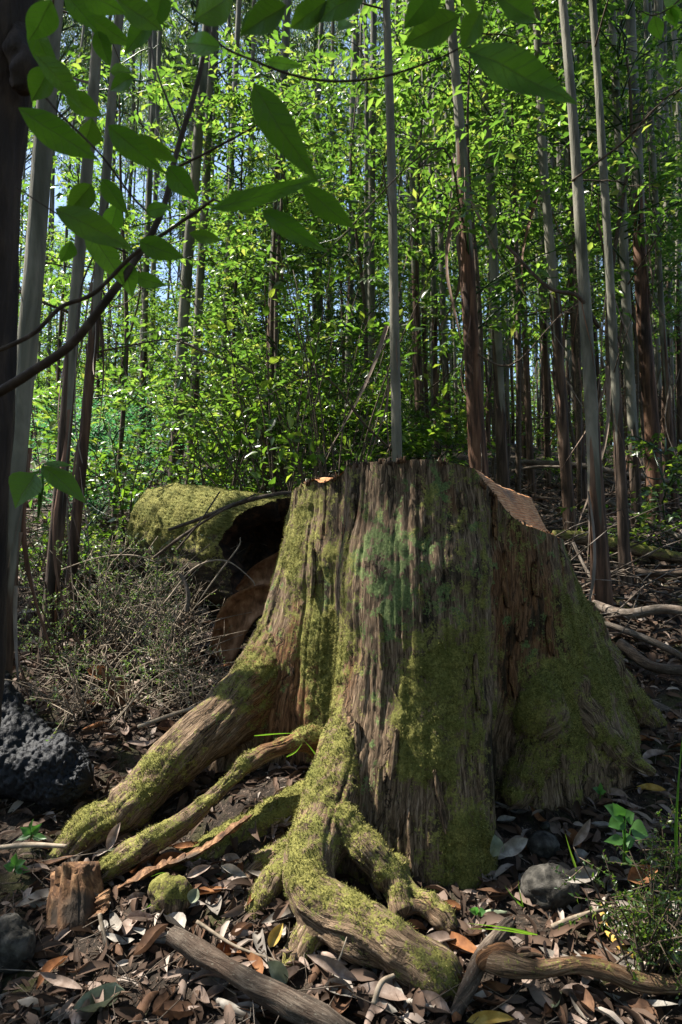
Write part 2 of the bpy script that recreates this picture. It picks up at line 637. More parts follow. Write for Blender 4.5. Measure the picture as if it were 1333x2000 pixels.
def litter_mat(name, a, b, cc, spec=.35):
    t = NT(name)
    n1 = t.noise(t.coord(), 30, 4, .6)
    oi = t.n('ObjectInfo').outputs['Random']
    c = t.ramp(n1, [(.3, a), (.55, b), (.75, cc)])
    c = t.mix(t.math('MULTIPLY', oi, .35), c, (.06, .042, .03))
    h = t.noise(t.coord((1, .3, 1)), 60, 3)
    return t.bsdf(c, .75, .12, t.bump(h, .4, .003), c, .15)


M['lit_pink'] = litter_mat('dry_leaf_pinkish', (.13, .09, .07), (.25, .185, .15), (.40, .32, .275))
M['lit_brown'] = litter_mat('dry_leaf_brown', (.04, .02, .012), (.10, .052, .03), (.18, .10, .058))
M['lit_grey'] = litter_mat('dry_leaf_grey', (.12, .105, .09), (.25, .225, .195), (.42, .39, .35))
M['lit_rust'] = litter_mat('dry_leaf_rust', (.09, .036, .016), (.19, .08, .032), (.28, .14, .06))
M['lit_green'] = litter_mat('leaf_grey_green', (.11, .135, .085), (.19, .22, .145), (.31, .34, .25))
M['lit_yellow'] = litter_mat('dry_leaf_yellow', (.26, .15, .03), (.42, .27, .06), (.55, .40, .14))


def litter_mix():
    t = NT('leaf_litter')
    r = t.attr('rnd')
    n1 = t.noise(t.coord(), 40, 4, .6)
    c = t.ramp(r, [(0, (.02, .012, .008)), (.3, (.055, .033, .022)), (.55, (.12, .078, .055)), (.75, (.09, .052, .034)), (.90, (.26, .20, .165)), (1, (.40, .34, .29))])
    c = t.mix(n1, t.mix(.5, c, (.03, .02, .014)), c)
    return t.bsdf(c, .75, .12, None, c, .12)


M['litter'] = litter_mix()
M['rock'] = simple_mat('stone', [(.34, (.010, .009, .008)), (.5, (.034, .031, .026)), (.66, (.085, .077, .066))], nscale=26, bump=.9, bdist=.012, rough=.85, detail=8)
M['stick'] = simple_mat('stick_bark', [(.3, (.03, .022, .016)), (.5, (.085, .065, .05)), (.7, (.18, .145, .115))], (1, 1, 1), 24, bump=.7, bdist=.006)
M['palestick'] = simple_mat('pale_stick', [(.3, (.08, .065, .05)), (.5, (.20, .17, .135)), (.7, (.36, .32, .27))], (1, 1, 1), 22, bump=.6, bdist=.006)


def stick_mat(name, stops, crk):
    t = NT(name)
    gx = t.n('CombineXYZ', {'X': t.attr('ga'), 'Y': t.attr('gs'), 'Z': 0.0}).outputs[0]
    gr = t.noise(t.n('Mapping', {'Vector': gx, 'Scale': (1, .12, 1)}).outputs[0], 150, 6, .7, .6)
    bl = t.noise(t.coord(), 16, 5, .65)
    sp_ = t.noise(t.coord(), 140, 3, .6)
    c = t.ramp(t.math('ADD', t.math('MULTIPLY', gr, .6), t.math('MULTIPLY', bl, .4)), stops)
    c = t.mix(t.math('MULTIPLY', t.smooth(t.noise(t.coord(), 7, 4), .5, .62), .55), c, crk)
    c = t.mix(t.math('MULTIPLY', t.smooth(sp_, .60, .70), .5), c, (.20, .19, .15))
    return t.bsdf(c, .85, .15, t.bump(gr, .9, .008))


M['stick'] = stick_mat('dead_branch_bark', [(.34, (.02, .015, .011)), (.48, (.065, .048, .036)), (.62, (.15, .118, .09))], (.05, .03, .02))
M['palestick'] = stick_mat('weathered_branch', [(.34, (.035, .027, .020)), (.48, (.105, .084, .066)), (.62, (.24, .20, .165))], (.09, .06, .042))
M['grass'] = leaf_mat('grass_blade', [(0, (.06, .14, .02)), (1, (.12, .22, .03))], [(0, (.2, .45, .02)), (1, (.35, .6, .05))], .4, .4, .45)
M['herb'] = leaf_mat('herb_leaf', [(0, (.035, .10, .022)), (1, (.07, .16, .035))], [(0, (.09, .30, .04)), (1, (.16, .42, .06))], .45, .4, .4)

# ------------------------------------------------------------------ ground sheet
xs = np.concatenate([-np.geomspace(170, 3.45, 46), np.arange(-3.4, 3.41, .03), np.geomspace(3.45, 170, 46)])
ys = np.concatenate([np.linspace(-60, .7, 24), np.arange(.8, 6.6, .03), np.geomspace(6.64, 220, 90)])
gx_, gy_ = np.meshgrid(xs, ys, indexing='ij')
gzv = gz(gx_.ravel(), gy_.ravel())
nx, ny = len(xs), len(ys)
i, j = np.meshgrid(np.arange(nx - 1), np.arange(ny - 1), indexing='ij')
Qg = np.stack([i * ny + j, (i + 1) * ny + j, (i + 1) * ny + j + 1, i * ny + j + 1], -1).reshape(-1, 4)
ground = link('ground', mesh_np('ground', np.column_stack([gx_.ravel(), gy_.ravel(), gzv]), Qg, None, [M['soil']]))
ground['kind'] = 'structure'

# ------------------------------------------------------------------ the stump
CX, CY = .38, 3.30
PH = np.array([-180, -150, -120, -97, -78, -60, -44, -34, -22, -8, 5, 14, 22, 31, 42, 54, 68, 84, 100, 125, 152, 180.])
ZR = np.array([-.3, 0, .25, .5, .75, 1.0, 1.3, 1.75])
RT = np.array([
    [.85, .9, 1.05, 1.3, 1.18, .7, .6, .95, .97, .93, .90, .84, .58, .48, .68, .78, 1.0, 1.10, 1.0, .9, .85],
    [.85, .9, 1.05, 1.3, 1.18, .72, .74, 1.02, .97, .91, .89, .83, .58, .48, .68, .78, 1.0, 1.10, 1.0, .9, .85],
    [.80, .85, 1.0, 1.2, 1.1, .68, .62, .91, .89, .86, .85, .80, .57, .50, .67, .76, .95, 1.05, .97, .85, .80],
    [.75, .80, .92, 1.08, 1.0, .66, .57, .79, .83, .82, .81, .77, .59, .54, .66, .74, .90, .99, .92, .8, .75],
    [.70, .72, .80, .88, .84, .63, .56, .70, .765, .78, .77, .735, .61, .58, .64, .71, .82, .89, .83, .74, .70],
    [.65, .66, .70, .75, .73, .60, .56, .66, .73, .74, .735, .71, .62, .60, .64, .68, .74, .79, .74, .67, .65],
    [.60, .60, .63, .67, .66, .58, .56, .63, .69, .70, .695, .68, .62, .61, .63, .645, .65, .655, .64, .61, .59],
    [.56, .57, .59, .60, .60, .565, .56, .60, .63, .64, .635, .63, .61, .60, .60, .605, .61, .61, .60, .58, .56]])
RT = np.hstack([RT, RT[:, :1]])


def rtab(ph, z):
    ph = (np.asarray(ph) + 180) % 360 - 180
    cols = np.stack([np.interp(z, ZR, RT[:, k]) for k in range(len(PH))], -1)
    k = np.clip(np.searchsorted(PH, ph, 'right') - 1, 0, len(PH) - 2)
    f = (ph - PH[k]) / (PH[k + 1] - PH[k])
    idx = np.arange(len(ph))
    f = .5 * f + .5 * f * f * (3 - 2 * f)
    return cols[idx, k] * (1 - f) + cols[idx, k + 1] * f


def ztop(x, y):
    dx, dy = x - CX, y - CY
    ph = np.degrees(np.arctan2(dx, -dy))
    r = np.hypot(dx, dy)
    z1 = 1.652 - .03 * (dy + .6) - .36 * np.minimum(np.abs(x - .2), .45) ** 2
    # sloping saw cut on the right
    a, b, c = np.array([.616, 2.75, 1.516]), np.array([.714, 2.81, 1.405]), np.array([.966, 3.40, 1.504])
    nrm = np.cross(b - a, c - a)
    z2 = a[2] - (nrm[0] * (x - a[0]) + nrm[1] * (y - a[1])) / nrm[2]
    fl_ = 1.395 - .24 * (x - .72)
    z2 = .5 * (z2 + fl_ + np.sqrt((z2 - fl_) ** 2 + .05 ** 2))
    z3 = 1.645 - .06 * np.exp(-((ph + 54) / 12.0) ** 2) * sstep(.2, .55, r)
    z = np.minimum(np.minimum(z1, z2), z3)
    pp = np.stack([x, y, 0 * x], -1)
    return z + (fbm(pp * 14, 2, 21) - .5) * .014 - .012 * np.exp(-((ph + 18) / 22.) ** 2) * 0


def build_closed_trunk():
    ph = np.linspace(-180, 180, 240, endpoint=False)
    zz = np.linspace(-.3, 1.72, 110)
    P_, Z_ = np.meshgrid(ph, zz, indexing='xy')
    r = rtab(P_.ravel(), Z_.ravel()).reshape(P_.shape)
    # smooth over angle
    for _ in range(3):
        r = .25 * np.roll(r, 1, 1) + .5 * r + .25 * np.roll(r, -1, 1)
    a = np.radians(P_)
    lean = (Z_ - .8) * .0
    V = np.stack([CX + lean + r * np.sin(a), CY - r * np.cos(a), Z_], -1).reshape(-1, 3)
    n, m = len(ph), len(zz)
    ii, jj = np.meshgrid(np.arange(m - 1), np.arange(n), indexing='ij')
    j2 = (jj + 1) % n
    Q = np.stack([ii * n + jj, ii * n + j2, (ii + 1) * n + j2, (ii + 1) * n + jj], -1).reshape(-1, 4)
    V = np.vstack([V, [CX, CY, -.3], [CX, CY, 1.72]])
    k = np.arange(n)
    T = np.vstack([np.stack([np.full(n, m * n), (k + 1) % n, k], -1),
                   np.stack([np.full(n, m * n + 1), (m - 1) * n + k, (m - 1) * n + (k + 1) % n], -1)])
    return V, Q, T


ROOTS = [  # points as (px, py, Y, radius); mossiness
    ([(590, 1130, 3.27, .07), (545, 1265, 3.18, .125), (482, 1368, 3.06, .135), (410, 1430, 2.95, .12), (340, 1490, 2.86, .106), (270, 1560, 2.77, .095), (235, 1595, 2.73, .09),
      (170, 1630, 2.68, .085), (110, 1690, 2.62, .07), (40, 1750, 2.56, .05)], .55),
    ([(660, 1500, 2.90, .07), (615, 1448, 2.78, .055), (545, 1458, 2.70, .046), (485, 1488, 2.66, .05), (430, 1545, 2.60, .046),
      (360, 1605, 2.55, .04), (290, 1650, 2.52, .04), (200, 1712, 2.48, .045), (120, 1770, 2.42, .04)], .62),
    ([(660, 1560, 2.86, .12), (570, 1585, 2.72, .085), (470, 1635, 2.64, .065), (370, 1690, 2.56, .05), (250, 1750, 2.48, .04)], .95),
    ([(650, 1610, 2.62, .09), (590, 1650, 2.56, .06), (520, 1690, 2.52, .05), (450, 1740, 2.46, .035)], .5),
    ([(690, 1400, 2.72, .08), (655, 1520, 2.57, .11), (622, 1630, 2.43, .11), (604, 1700, 2.33, .095), (615, 1752, 2.26, .088), (665, 1795, 2.20, .088), (750, 1838, 2.14, .088),
      (825, 1885, 2.10, .08), (875, 1930, 2.07, .065), (905, 1975, 2.05, .04)], .62),
    ([(760, 1700, 2.42, .06), (800, 1752, 2.32, .045), (835, 1772, 2.27, .046), (885, 1812, 2.22, .03)], .6),
    ([(655, 1600, 2.44, .07), (710, 1655, 2.37, .055), (765, 1725, 2.32, .05), (790, 1790, 2.24, .05)], .75),
    ([(640, 1770, 2.25, .05), (605, 1830, 2.20, .05), (575, 1885, 2.16, .045), (560, 1930, 2.12, .03)], .6),
    ([(570, 1680, 2.45, .05), (525, 1735, 2.38, .042), (495, 1800, 2.32, .03), (480, 1850, 2.28, .02)], .8),
    ([(1010, 1270, 2.95, .10), (1045, 1370, 2.88, .11), (1050, 1450, 2.85, .105), (1025, 1520, 2.82, .08), (1000, 1570, 2.78, .05)], .92),
    ([(1110, 1200, 3.30, .14), (1165, 1300, 3.28, .12), (1215, 1362, 3.32, .085), (1262, 1400, 3.38, .05), (1300, 1425, 3.42, .03)], .6),
    ([(1080, 1330, 3.02, .14), (1135, 1400, 2.98, .11), (1185, 1450, 2.96, .075), (1235, 1485, 2.94, .05), (1280, 1510, 2.92, .03)], .5),
]
acc = Acc()
acc.add(*build_closed_trunk())
ROOT_S = []
for pts, ms in ROOTS:
    P = np.array([at(a, b, c) for a, b, c, d in pts])
    rr = np.array([p[3] for p in pts])
    k = 90
    pr = catmull(np.column_stack([P, rr]), k)
    lump = 1 + .28 * (vnoise(np.column_stack([np.arange(k) * .13, np.full(k, len(ROOT_S) * 7.7), np.zeros(k)]), 4) - .5)
    V, Q, T, *_ = tube(pr[:, :3], pr[:, 3] * lump, 20)
    acc.add(V, Q, T)
    ROOT_S.append((pr[:, :3], pr[:, 3] * lump, ms))
raw = acc.mesh('raw_stump', [])
tmp = link('raw_stump', raw)
md = tmp.modifiers.new('r', 'REMESH')
md.mode = 'VOXEL'
md.voxel_size = .0075
md2 = tmp.modifiers.new('s', 'SMOOTH')
md2.iterations = 16
md2.factor = .5
dg = bpy.context.evaluated_depsgraph_get()
ev = tmp.evaluated_get(dg)
me = ev.to_mesh()
nv = len(me.vertices)
V = np.empty(nv * 3, np.float32)
me.vertices.foreach_get('co', V)
V = V.reshape(-1, 3).astype(float)
NV = np.empty(nv * 3, np.float32)
me.vertices.foreach_get('normal', NV)
NV = NV.reshape(-1, 3).astype(float)
npoly = len(me.polygons)
LT = np.empty(npoly, np.int32)
me.polygons.foreach_get('loop_total', LT)
LV = np.empty(len(me.loops), np.int32)
me.loops.foreach_get('vertex_index', LV)
assert (LT == 4).all()
FQ = LV.reshape(-1, 4)
ev.to_mesh_clear()
bpy.data.objects.remove(tmp)
bpy.data.meshes.remove(raw)

# grain coordinates and region of each vertex
ph = np.degrees(np.arctan2(V[:, 0] - CX, -(V[:, 1] - CY)))
rr_ = np.hypot(V[:, 0] - CX, V[:, 1] - CY)
trunk_d = np.abs(rr_ - rtab(ph, V[:, 2])) * .8
best = trunk_d.copy()
reg = np.zeros(nv, int)
ga = np.radians(ph) * .72
gs = V[:, 2].copy()
for k, (P, rad, ms) in enumerate(ROOT_S):
    lo, hi = P.min(0) - .25, P.max(0) + .25
    box = np.where(np.all((V > lo) & (V < hi), 1))[0]
    if not len(box):
        continue
    d2 = ((V[box][:, None] - P[None]) ** 2).sum(-1)
    kk = d2.argmin(1)
    dist = np.abs(np.sqrt(d2[np.arange(len(box)), kk]) - rad[kk])
    seg = np.concatenate([[0], np.cumsum(np.linalg.norm(np.diff(P, axis=0), axis=1))])
    win = dist + .004 < best[box]
    bi = box[win]
    best[bi] = dist[win]
    reg[bi] = k + 1
    T = unit(np.gradient(P, axis=0))[kk[win]]
    q = V[bi] - P[kk[win]]
    side = unit(np.cross(T, [0, 0, 1.0]))
    up = np.cross(side, T)
    ga[bi] = np.arctan2((q * side).sum(1), (q * up).sum(1)) * rad[kk[win]] + 3 * k
    gs[bi] = seg[kk[win]] + 5 * k
gcoord = np.stack([ga, gs, np.zeros(nv)], -1)
warp = (fbm(V * np.array([4, 4, 1.2]), 3, 31) - .5) * .07
gw = gcoord + np.stack([warp, warp * 0, warp * 0], -1)
px, py = project(V)


def blobs(lst):
    o = np.zeros(nv)
    for x, y, sx, sy, w in lst:
        o = o + w * np.exp(-(((px - x) / sx) ** 2 + ((py - y) / sy) ** 2))
    return o


isr = reg > 0
ms_of = np.array([0] + [r[2] for r in ROOT_S])
front = sstep(.3, -.2, NV[:, 1])
moss = blobs([(580, 1060, 38, 140, .62), (610, 1260, 40, 110, .40), (660, 1330, 38, 150, .6), (650, 1520, 40, 90, .75),
              (870, 1300, 55, 75, .95), (800, 1400, 60, 70, .6), (900, 1420, 35, 90, .55), (910, 1650, 45, 100, 1.0), (935, 1230, 16, 130, .6), (770, 1500, 26, 25, .6),
              (1130, 1180, 50, 90, .45), (1190, 1300, 60, 80, .6), (1090, 1380, 70, 90, .8), (720, 1300, 25, 60, .4),
              (640, 1620, 40, 60, .6), (1030, 1330, 30, 40, .3), (830, 1480, 60, 40, .35)])
moss = moss - blobs([(720, 1500, 26, 120, .55), (800, 1580, 40, 80, .5), (740, 1200, 16, 70, .5), (1000, 1150, 40, 130, .4), (540, 1380, 60, 60, .45)])
moss = np.where(isr, 0.0, moss + .31)
upf = NV[:, 2]
mroot = ms_of[reg] * (0.62 + .5 * upf) + .10
mroot = mroot - .6 * np.exp(-(((px - 400) / 90) ** 2 + ((py - 1400) / 60) ** 2)) - .35 * np.exp(-(((px - 800) / 70) ** 2 + ((py - 1860) / 60) ** 2))
mroot = mroot - .5 * np.exp(-(((px - 520) / 40) ** 2 + ((py - 1465) / 25) ** 2))
moss = np.where(isr, np.maximum(mroot, blobs([(640, 1620, 40, 70, .5)])), moss)
moss = moss * .8 + (fbm(V * 8, 4, 41, .65) - .5) * 1.1 + (fbm(gw * np.array([14, 1.6, 1]), 3, 47, .6) - .5) * np.where(isr, .3, 1.0)
lich = blobs([(760, 1060, 50, 70, .75), (870, 960, 22, 50, .8), (850, 1080, 30, 45, .55), (770, 1160, 40, 70, .6), (800, 1330, 40, 130, .4),
              (890, 1190, 25, 40, .5), (700, 1100, 25, 40, .35), (730, 1380, 25, 100, .35), (640, 1180, 35, 80, .35)]) * (~isr)
lich = lich * .9 + .16 * (~isr) * sstep(.5, .9, V[:, 2]) + (fbm(V * 13, 4, 51, .65) - .5) * 1.2 + (fbm(V * 26, 3, 53, .6) - .5) * .9
dark = blobs([(870, 1080, 55, 120, .5), (690, 960, 60, 60, .5), (840, 1260, 30, 60, .5), (960, 1480, 25, 130, .7), (850, 1600, 25, 90, .5), (645, 1150, 14, 250, .6), (1020, 1250, 60, 120, .5), (1100, 1200, 50, 120, .35)]) * (~isr)
dark = dark + .45 * (fbm(gw * np.array([6, .8, 1]), 2, 57) - .5)
warm = .5 * (fbm(V * 5, 3, 58) - .45) + blobs([(640, 1330, 50, 120, .5), (880, 1500, 40, 80, .3), (530, 1330, 60, 120, .5), (1120, 1250, 60, 100, .4), (880, 1000, 60, 80, .3), (560, 1400, 70, 80, .8), (600, 1300, 30, 200, .5), (1010, 1120, 50, 130, .7), (1060, 1200, 60, 130, .4), (990, 1300, 40, 100, .5), (700, 1000, 60, 60, .3)])
mk = sstep(.35, .75, moss)
# bark relief
ridge = 1 - np.abs(fbm(gw * np.array([10, .9, 1]), 2, 61) * 2 - 1)
fiss = 1 - np.abs(fbm(gw * np.array([20, .8, 1]), 3, 67, .55) * 2 - 1)
fine = fbm(gw * np.array([110, 28, 1]), 2, 71) - .5
lum = fbm(V * 2.6, 3, 75) - .5
lum2 = fbm(V * 9, 3, 77) - .5
disp = lum * np.where(isr, .06, .07) + lum2 * np.where(isr, .035, .018) + (ridge - .6) * np.where(isr, .008, .008) - np.clip(fiss - .78, 0, 1) * np.where(isr, .04, .052) + fine * .006 * (1 - .6 * mk)
fl = fbm(V * 55, 2, 81)
fl2 = fbm(V * 20, 2, 83)
disp = disp * (1 - .30 * mk) + mk * (.004 + .016 * (fl - .35) + .012 * (fl2 - .4)) * np.where(isr, 1, .7)
ring = 0
V = V + NV * disp[:, None]
# saw cut across the top
zt = ztop(V[:, 0], V[:, 1])
clamped = (V[:, 2] > zt) & (V[:, 2] > 1.2)
inner = rr_ < rtab(ph, V[:, 2]) - .02
V[:, 2] = np.where(clamped, zt, V[:, 2])
kz = np.sin(V[:, 2] * 420 + 5 * fbm(V * 6, 2, 91))
V[clamped & inner, 2] += kz[clamped & inner] * .0015
cutf = clamped[FQ].all(1)
fr = reg[FQ]
freg = np.sort(fr, 1)[:, 1]
freg = np.where(cutf, 99, freg)
# vertex normals of the whole body so that seams between parts do not show
fn = np.cross(V[FQ[:, 2]] - V[FQ[:, 0]], V[FQ[:, 3]] - V[FQ[:, 1]])
vn = np.zeros_like(V)
for c in range(4):
    sel = ~cutf
    for ax in range(3):
        vn[:, ax] += np.bincount(FQ[sel, c], fn[sel, ax], nv)
vn = unit(vn)
stump = thing('tree_stump', 'huge sawn mossy tree stump with spreading buttress roots', 'tree stump', (CX, CY, 0.3))
org = np.array([CX, CY, .3])
for k in [0] + list(range(1, len(ROOT_S) + 1)) + [99]:
    fsel = FQ[freg == k]
    if not len(fsel):
        continue
    used, inv = np.unique(fsel.ravel(), return_inverse=True)
    nm = 'trunk' if k == 0 else ('cut_face' if k == 99 else 'root')
    m_ = mesh_np(nm, V[used] - org, inv.reshape(-1, 4), None, [M['cut'] if k == 99 else M['wood']],
                 None if k == 99 else dict(moss=moss[used], lichen=lich[used], dark=dark[used], warm=warm[used], ga=gw[used, 0], gs=gw[used, 1]))
    if k != 99:
        m_.normals_split_custom_set_from_vertices(vn[used].tolist())
    link(nm, m_, stump)


def moss_tufts(name, V, NV, mask, n, parent, org, lo=.006, hi=.012):
    w = np.where(mask, 1.0, 0)
    w = w / w.sum()
    idx = rng.choice(len(V), n, p=w)
    a = Acc()
    P = V[idx] + rng.normal(0, .003, (n, 3)) - NV[idx] * .002
    D = unit(NV[idx] + rng.normal(0, .55, (n, 3)) + np.array([0, 0, -.1]))
    Nn = rng.normal(0, 1, (n, 3))
    L = rng.uniform(lo, hi, n)
    tv = (np.array([[-.5, 0, 0], [.5, 0, 0], [0, 1, 0]]), np.array([[0, 1, 2]]))
    leaves(a, P - org, D, Nn, L, L * .42, tv)
    m_ = a.mesh(name, [M['moss']], smooth=False)
    o = link(name, m_, parent)
    o['kind'] = 'stuff'
    return o


ppx, ppy = project(V)
vis = (NV[:, 1] < .35) & (moss + .5 * (fl - .5) > np.where(isr, .5, .62)) & ~clamped & (V[:, 2] > gz0(V[:, 0], V[:, 1]) - .05)
moss_tufts('moss', V, NV, vis, 75000, stump, org, .005, .010)
# loose plates of bark and weathered wood clinging to the trunk
fr_ = np.random.default_rng(15)
ppx2, ppy2 = project(V)
cand = np.where((reg == 0) & ~clamped & (NV[:, 1] < -.15))[0]
for (tx_, ty_, L_, W_) in [(1020, 1215, .15, .055), (965, 1010, .17, .03), (985, 1130, .22, .03), (1045, 1130, .14, .04), (1075, 1240, .16, .035), (745, 1250, .20, .03), (770, 1480, .20, .03),
                           (700, 1460, .18, .03), (740, 1560, .22, .035), (860, 1560, .2, .03), (905, 1000, .15, .03), (690, 1010, .18, .03), (820, 1180, .14, .028), (930, 1330, .2, .025), (615, 1120, .2, .025), (1000, 1320, .16, .03), (800, 1640, .18, .03)]:
    k0 = cand[np.argmin((ppx2[cand] - tx_) ** 2 + (ppy2[cand] - ty_) ** 2)]
    nrm_ = unit(NV[k0] * np.array([1, 1, .3]))
    dn = unit(np.array([fr_.normal(0, .08), 0, -1.0]))
    X_ = unit(np.cross(dn, nrm_))
    dn = np.cross(nrm_, X_)
    m, n_ = 7, 12
    u = np.linspace(-1, 1, m)
    v = np.linspace(-.5, .5, n_)
    U_, V_ = np.meshgrid(u, v, indexing='xy')
    wv = W_ * (.55 + .7 * fbm(np.stack([V_ * 7 + tx_, U_ * 0, U_ * 0], -1), 2, 3)) * np.clip(1.15 - np.abs(V_) * 1.3, .2, 1)
    edge = fbm(np.stack([U_ * 3, V_ * 12, U_ * 0 + ty_], -1), 2, 4) - .5
    P_ = (V[k0] + X_ * (U_ * wv * (1 + .5 * edge))[..., None] * .6 + dn * (V_ * L_ + .03 * edge)[..., None]
          + nrm_ * (.002 + .012 * (1 - U_ ** 2) + .016 * np.clip(V_, 0, 1) + .008 * edge)[..., None])
    Pb = P_ - nrm_ * .012
    nb = m * n_
    i_, j_ = np.meshgrid(np.arange(n_ - 1), np.arange(m - 1), indexing='ij')
    q_ = np.stack([i_ * m + j_, i_ * m + j_ + 1, (i_ + 1) * m + j_ + 1, (i_ + 1) * m + j_], -1).reshape(-1, 4)
    bd = np.array([j for j in range(m)] + [i * m + m - 1 for i in range(1, n_)] + [(n_ - 1) * m + j for j in range(m - 2, -1, -1)] + [i * m for i in range(n_ - 2, 0, -1)])
    bq = np.stack([bd, np.roll(bd, -1), np.roll(bd, -1) + nb, bd + nb], -1)
    VV = np.vstack([P_.reshape(-1, 3), Pb.reshape(-1, 3)])
    z0_ = np.zeros(len(VV))
    link('bark_plate', mesh_np('bark_plate', VV - org, np.vstack([q_, q_[:, ::-1] + nb, bq]), None, [M['wood']],
                               dict(moss=z0_ + (.15 if tx_ > 960 or ty_ > 1400 else .35), lichen=z0_, dark=z0_ + .1, warm=z0_ + (.6 if tx_ > 960 else .1), ga=(VV - V[k0]) @ X_ + tx_ * .01, gs=VV[:, 2])), stump)

# ragged splinters left by the saw along the near rim
a = Acc()
sr = np.random.default_rng(5)
for q in range(330):
    p_ = sr.uniform(-75, 62)
    if math.sin(p_ * .9) + math.sin(p_ * .37 + 1) < .3:
        continue
    r_ = float(rtab(np.array([p_]), np.array([1.6]))[0])
    x, y = CX + r_ * math.sin(R(p_)), CY - r_ * math.cos(R(p_))
    z = float(ztop(np.array([x]), np.array([y]))[0])
    if z < 1.60:
        r_ = float(rtab(np.array([p_]), np.array([z]))[0])
        x, y = CX + r_ * math.sin(R(p_)), CY - r_ * math.cos(R(p_))
        z = float(ztop(np.array([x]), np.array([y]))[0])
    o_ = np.array([math.sin(R(p_)), -math.cos(R(p_)), 0])
    b_ = np.array([x, y, z]) - o_ * sr.uniform(.0, .03) - org
    L_ = sr.uniform(.004, .015) * (1.6 if sr.random() < .1 else 1)
    a.tube([b_ - [0, 0, .012], b_ + np.array([sr.normal(0, .2), sr.normal(0, .2), 1]) * L_ * .6 + o_ * sr.uniform(-.004, .01), b_ + np.array([sr.normal(0, .5), sr.normal(0, .5), 1]) * L_ + o_ * sr.uniform(-.004, .014)],
           [sr.uniform(.003, .007), .003, .001], 4)
sp_o = link('rim_splinters', a.mesh('rim_splinters', [M['torn']]), stump)
sp_o['kind'] = 'stuff'
print('stump verts', nv)


# ------------------------------------------------------------------ generic mossy tubes
def mossy_tube(name, path, rad, parent=None, ns=40, n=120, moss_amt=.7, lump=.03, seed=0, mat=None, org=None, dark_=.2, warm_=.2, fiss_=.02, tufts=0, grain=30):
    Vt, Q, T, ang, arc = tube(path, rad, ns, n)
    me_ = mesh_np('t', Vt, Q, T)
    Nn = np.empty(len(Vt) * 3, np.float32)
    me_.vertices.foreach_get('normal', Nn)
    Nn = Nn.reshape(-1, 3).astype(float)
    bpy.data.meshes.remove(me_)
    rm = np.mean(rad)
    mo = moss_amt * (.45 + .65 * Nn[:, 2]) + (fbm(Vt * 6 + seed, 3, 41) - .5) * .8
    g = np.stack([ang * rm, arc, 0 * arc + seed], -1)
    g[:, 0] += (fbm(Vt * 4, 2, 5 + seed) - .5) * .1
    fi = 1 - np.abs(fbm(g * np.array([grain, 2.0, 1]), 3, 65 + seed) * 2 - 1)
    k = sstep(.42, .58, mo)
    d = (fbm(Vt * 5 + seed, 3, 11) - .5) * 2 * lump - np.clip(fi - .6, 0, 1) * fiss_ + k * (.006 + .02 * (fbm(Vt * 40, 2, 81) - .4))
    Vt = Vt + Nn * d[:, None]
    org = np.zeros(3) if org is None else np.asarray(org)
    m_ = mesh_np(name, Vt - org, Q, T, [mat or M['wood']], dict(moss=mo, lichen=0 * mo, dark=0 * mo + dark_, warm=0 * mo + warm_, ga=g[:, 0], gs=g[:, 1]))
    o = link(name, m_, parent, loc=None if parent is not None else org)
    if tufts:
        moss_tufts('moss', Vt, Nn, (mo > .5), tufts, o, org)
    return o


def pts(*L):
    return np.array([at(*p[:3]) for p in L]), np.array([p[3] for p in L])


# ------------------------------------------------------------------ hollow mossy log behind, left
log = thing('fallen_log', 'mossy hollow fallen log lying behind the stump with its broken end open', 'log', at(430, 1150, 4.7))
lorg = np.array(log.location)
ax0, ax1 = at(585, 1098, 4.30), at(335, 1056, 5.1)
k, ns = 150, 110
Tl = unit(ax1 - ax0)
Ll = np.linalg.norm(ax1 - ax0)
sd = unit(np.cross(Tl, [0, 0, 1.0]))
upv = np.cross(sd, Tl)
if upv[2] < 0:
    upv = -upv
if sd[1] > 0:
    sd = -sd           # sd points to the camera side
aa = np.linspace(0, 2 * np.pi, ns, endpoint=False)      # 0 top, pi/2 camera side, pi bottom
# how far along the axis the shell starts at each angle (ragged break)
endt = np.interp(aa, [0, .45, .8, 1.25, 1.7, 2.3, 3.1, 4.2, 5.4, 6.283], [.0, .06, .24, .32, .30, .2, .08, .0, .0, .0])
endt = endt + (fbm(np.stack([aa * 5, 0 * aa, 0 * aa], -1), 2, 3) - .5) * .16
ss = np.linspace(0, 1, k) ** 1.3
Ro, Ri = .40, .27
sh = []
for rad_, sg in ((Ro, 1), (Ri, -1)):
    s_ = endt[None] + ss[:, None] * (Ll - endt[None])
    rloc = rad_ * (1 + .08 * np.sin(3 * aa)[None] + .0 * s_)
    P = ax0 + Tl * s_[..., None] + rloc[..., None] * (upv * np.cos(aa)[None, :, None] * .98 + sd * np.sin(aa)[None, :, None])
    sh.append(P.reshape(-1, 3))
VO = sh[0]
No = unit(VO - (ax0 + Tl * ((VO - ax0) @ Tl)[:, None]))
g = np.stack([np.tile(aa * Ro, k), (VO - ax0) @ Tl, np.zeros(k * ns)], -1)
g[:, 0] += (fbm(VO * 4, 2, 5) - .5) * .12
mo = 1.0 * (.48 + .75 * No[:, 2]) + (fbm(VO * 5, 3, 43) - .5) * .7
mk2 = sstep(.42, .58, mo)
fi = 1 - np.abs(fbm(g * np.array([22, 1.5, 1]), 3, 66) * 2 - 1)
VO = VO + No * ((fbm(VO * 3, 3, 12) - .5) * .09 - np.clip(fi - .6, 0, 1) * .05 * (1 - .5 * mk2) + mk2 * (.01 + .04 * (fbm(VO * 24, 2, 82) - .4)))[:, None]
VI = sh[1] + (fbm(sh[1] * 9, 3, 14) - .5)[:, None] * .05 * No
i, j = np.meshgrid(np.arange(k - 1), np.arange(ns), indexing='ij')
j2 = (j + 1) % ns
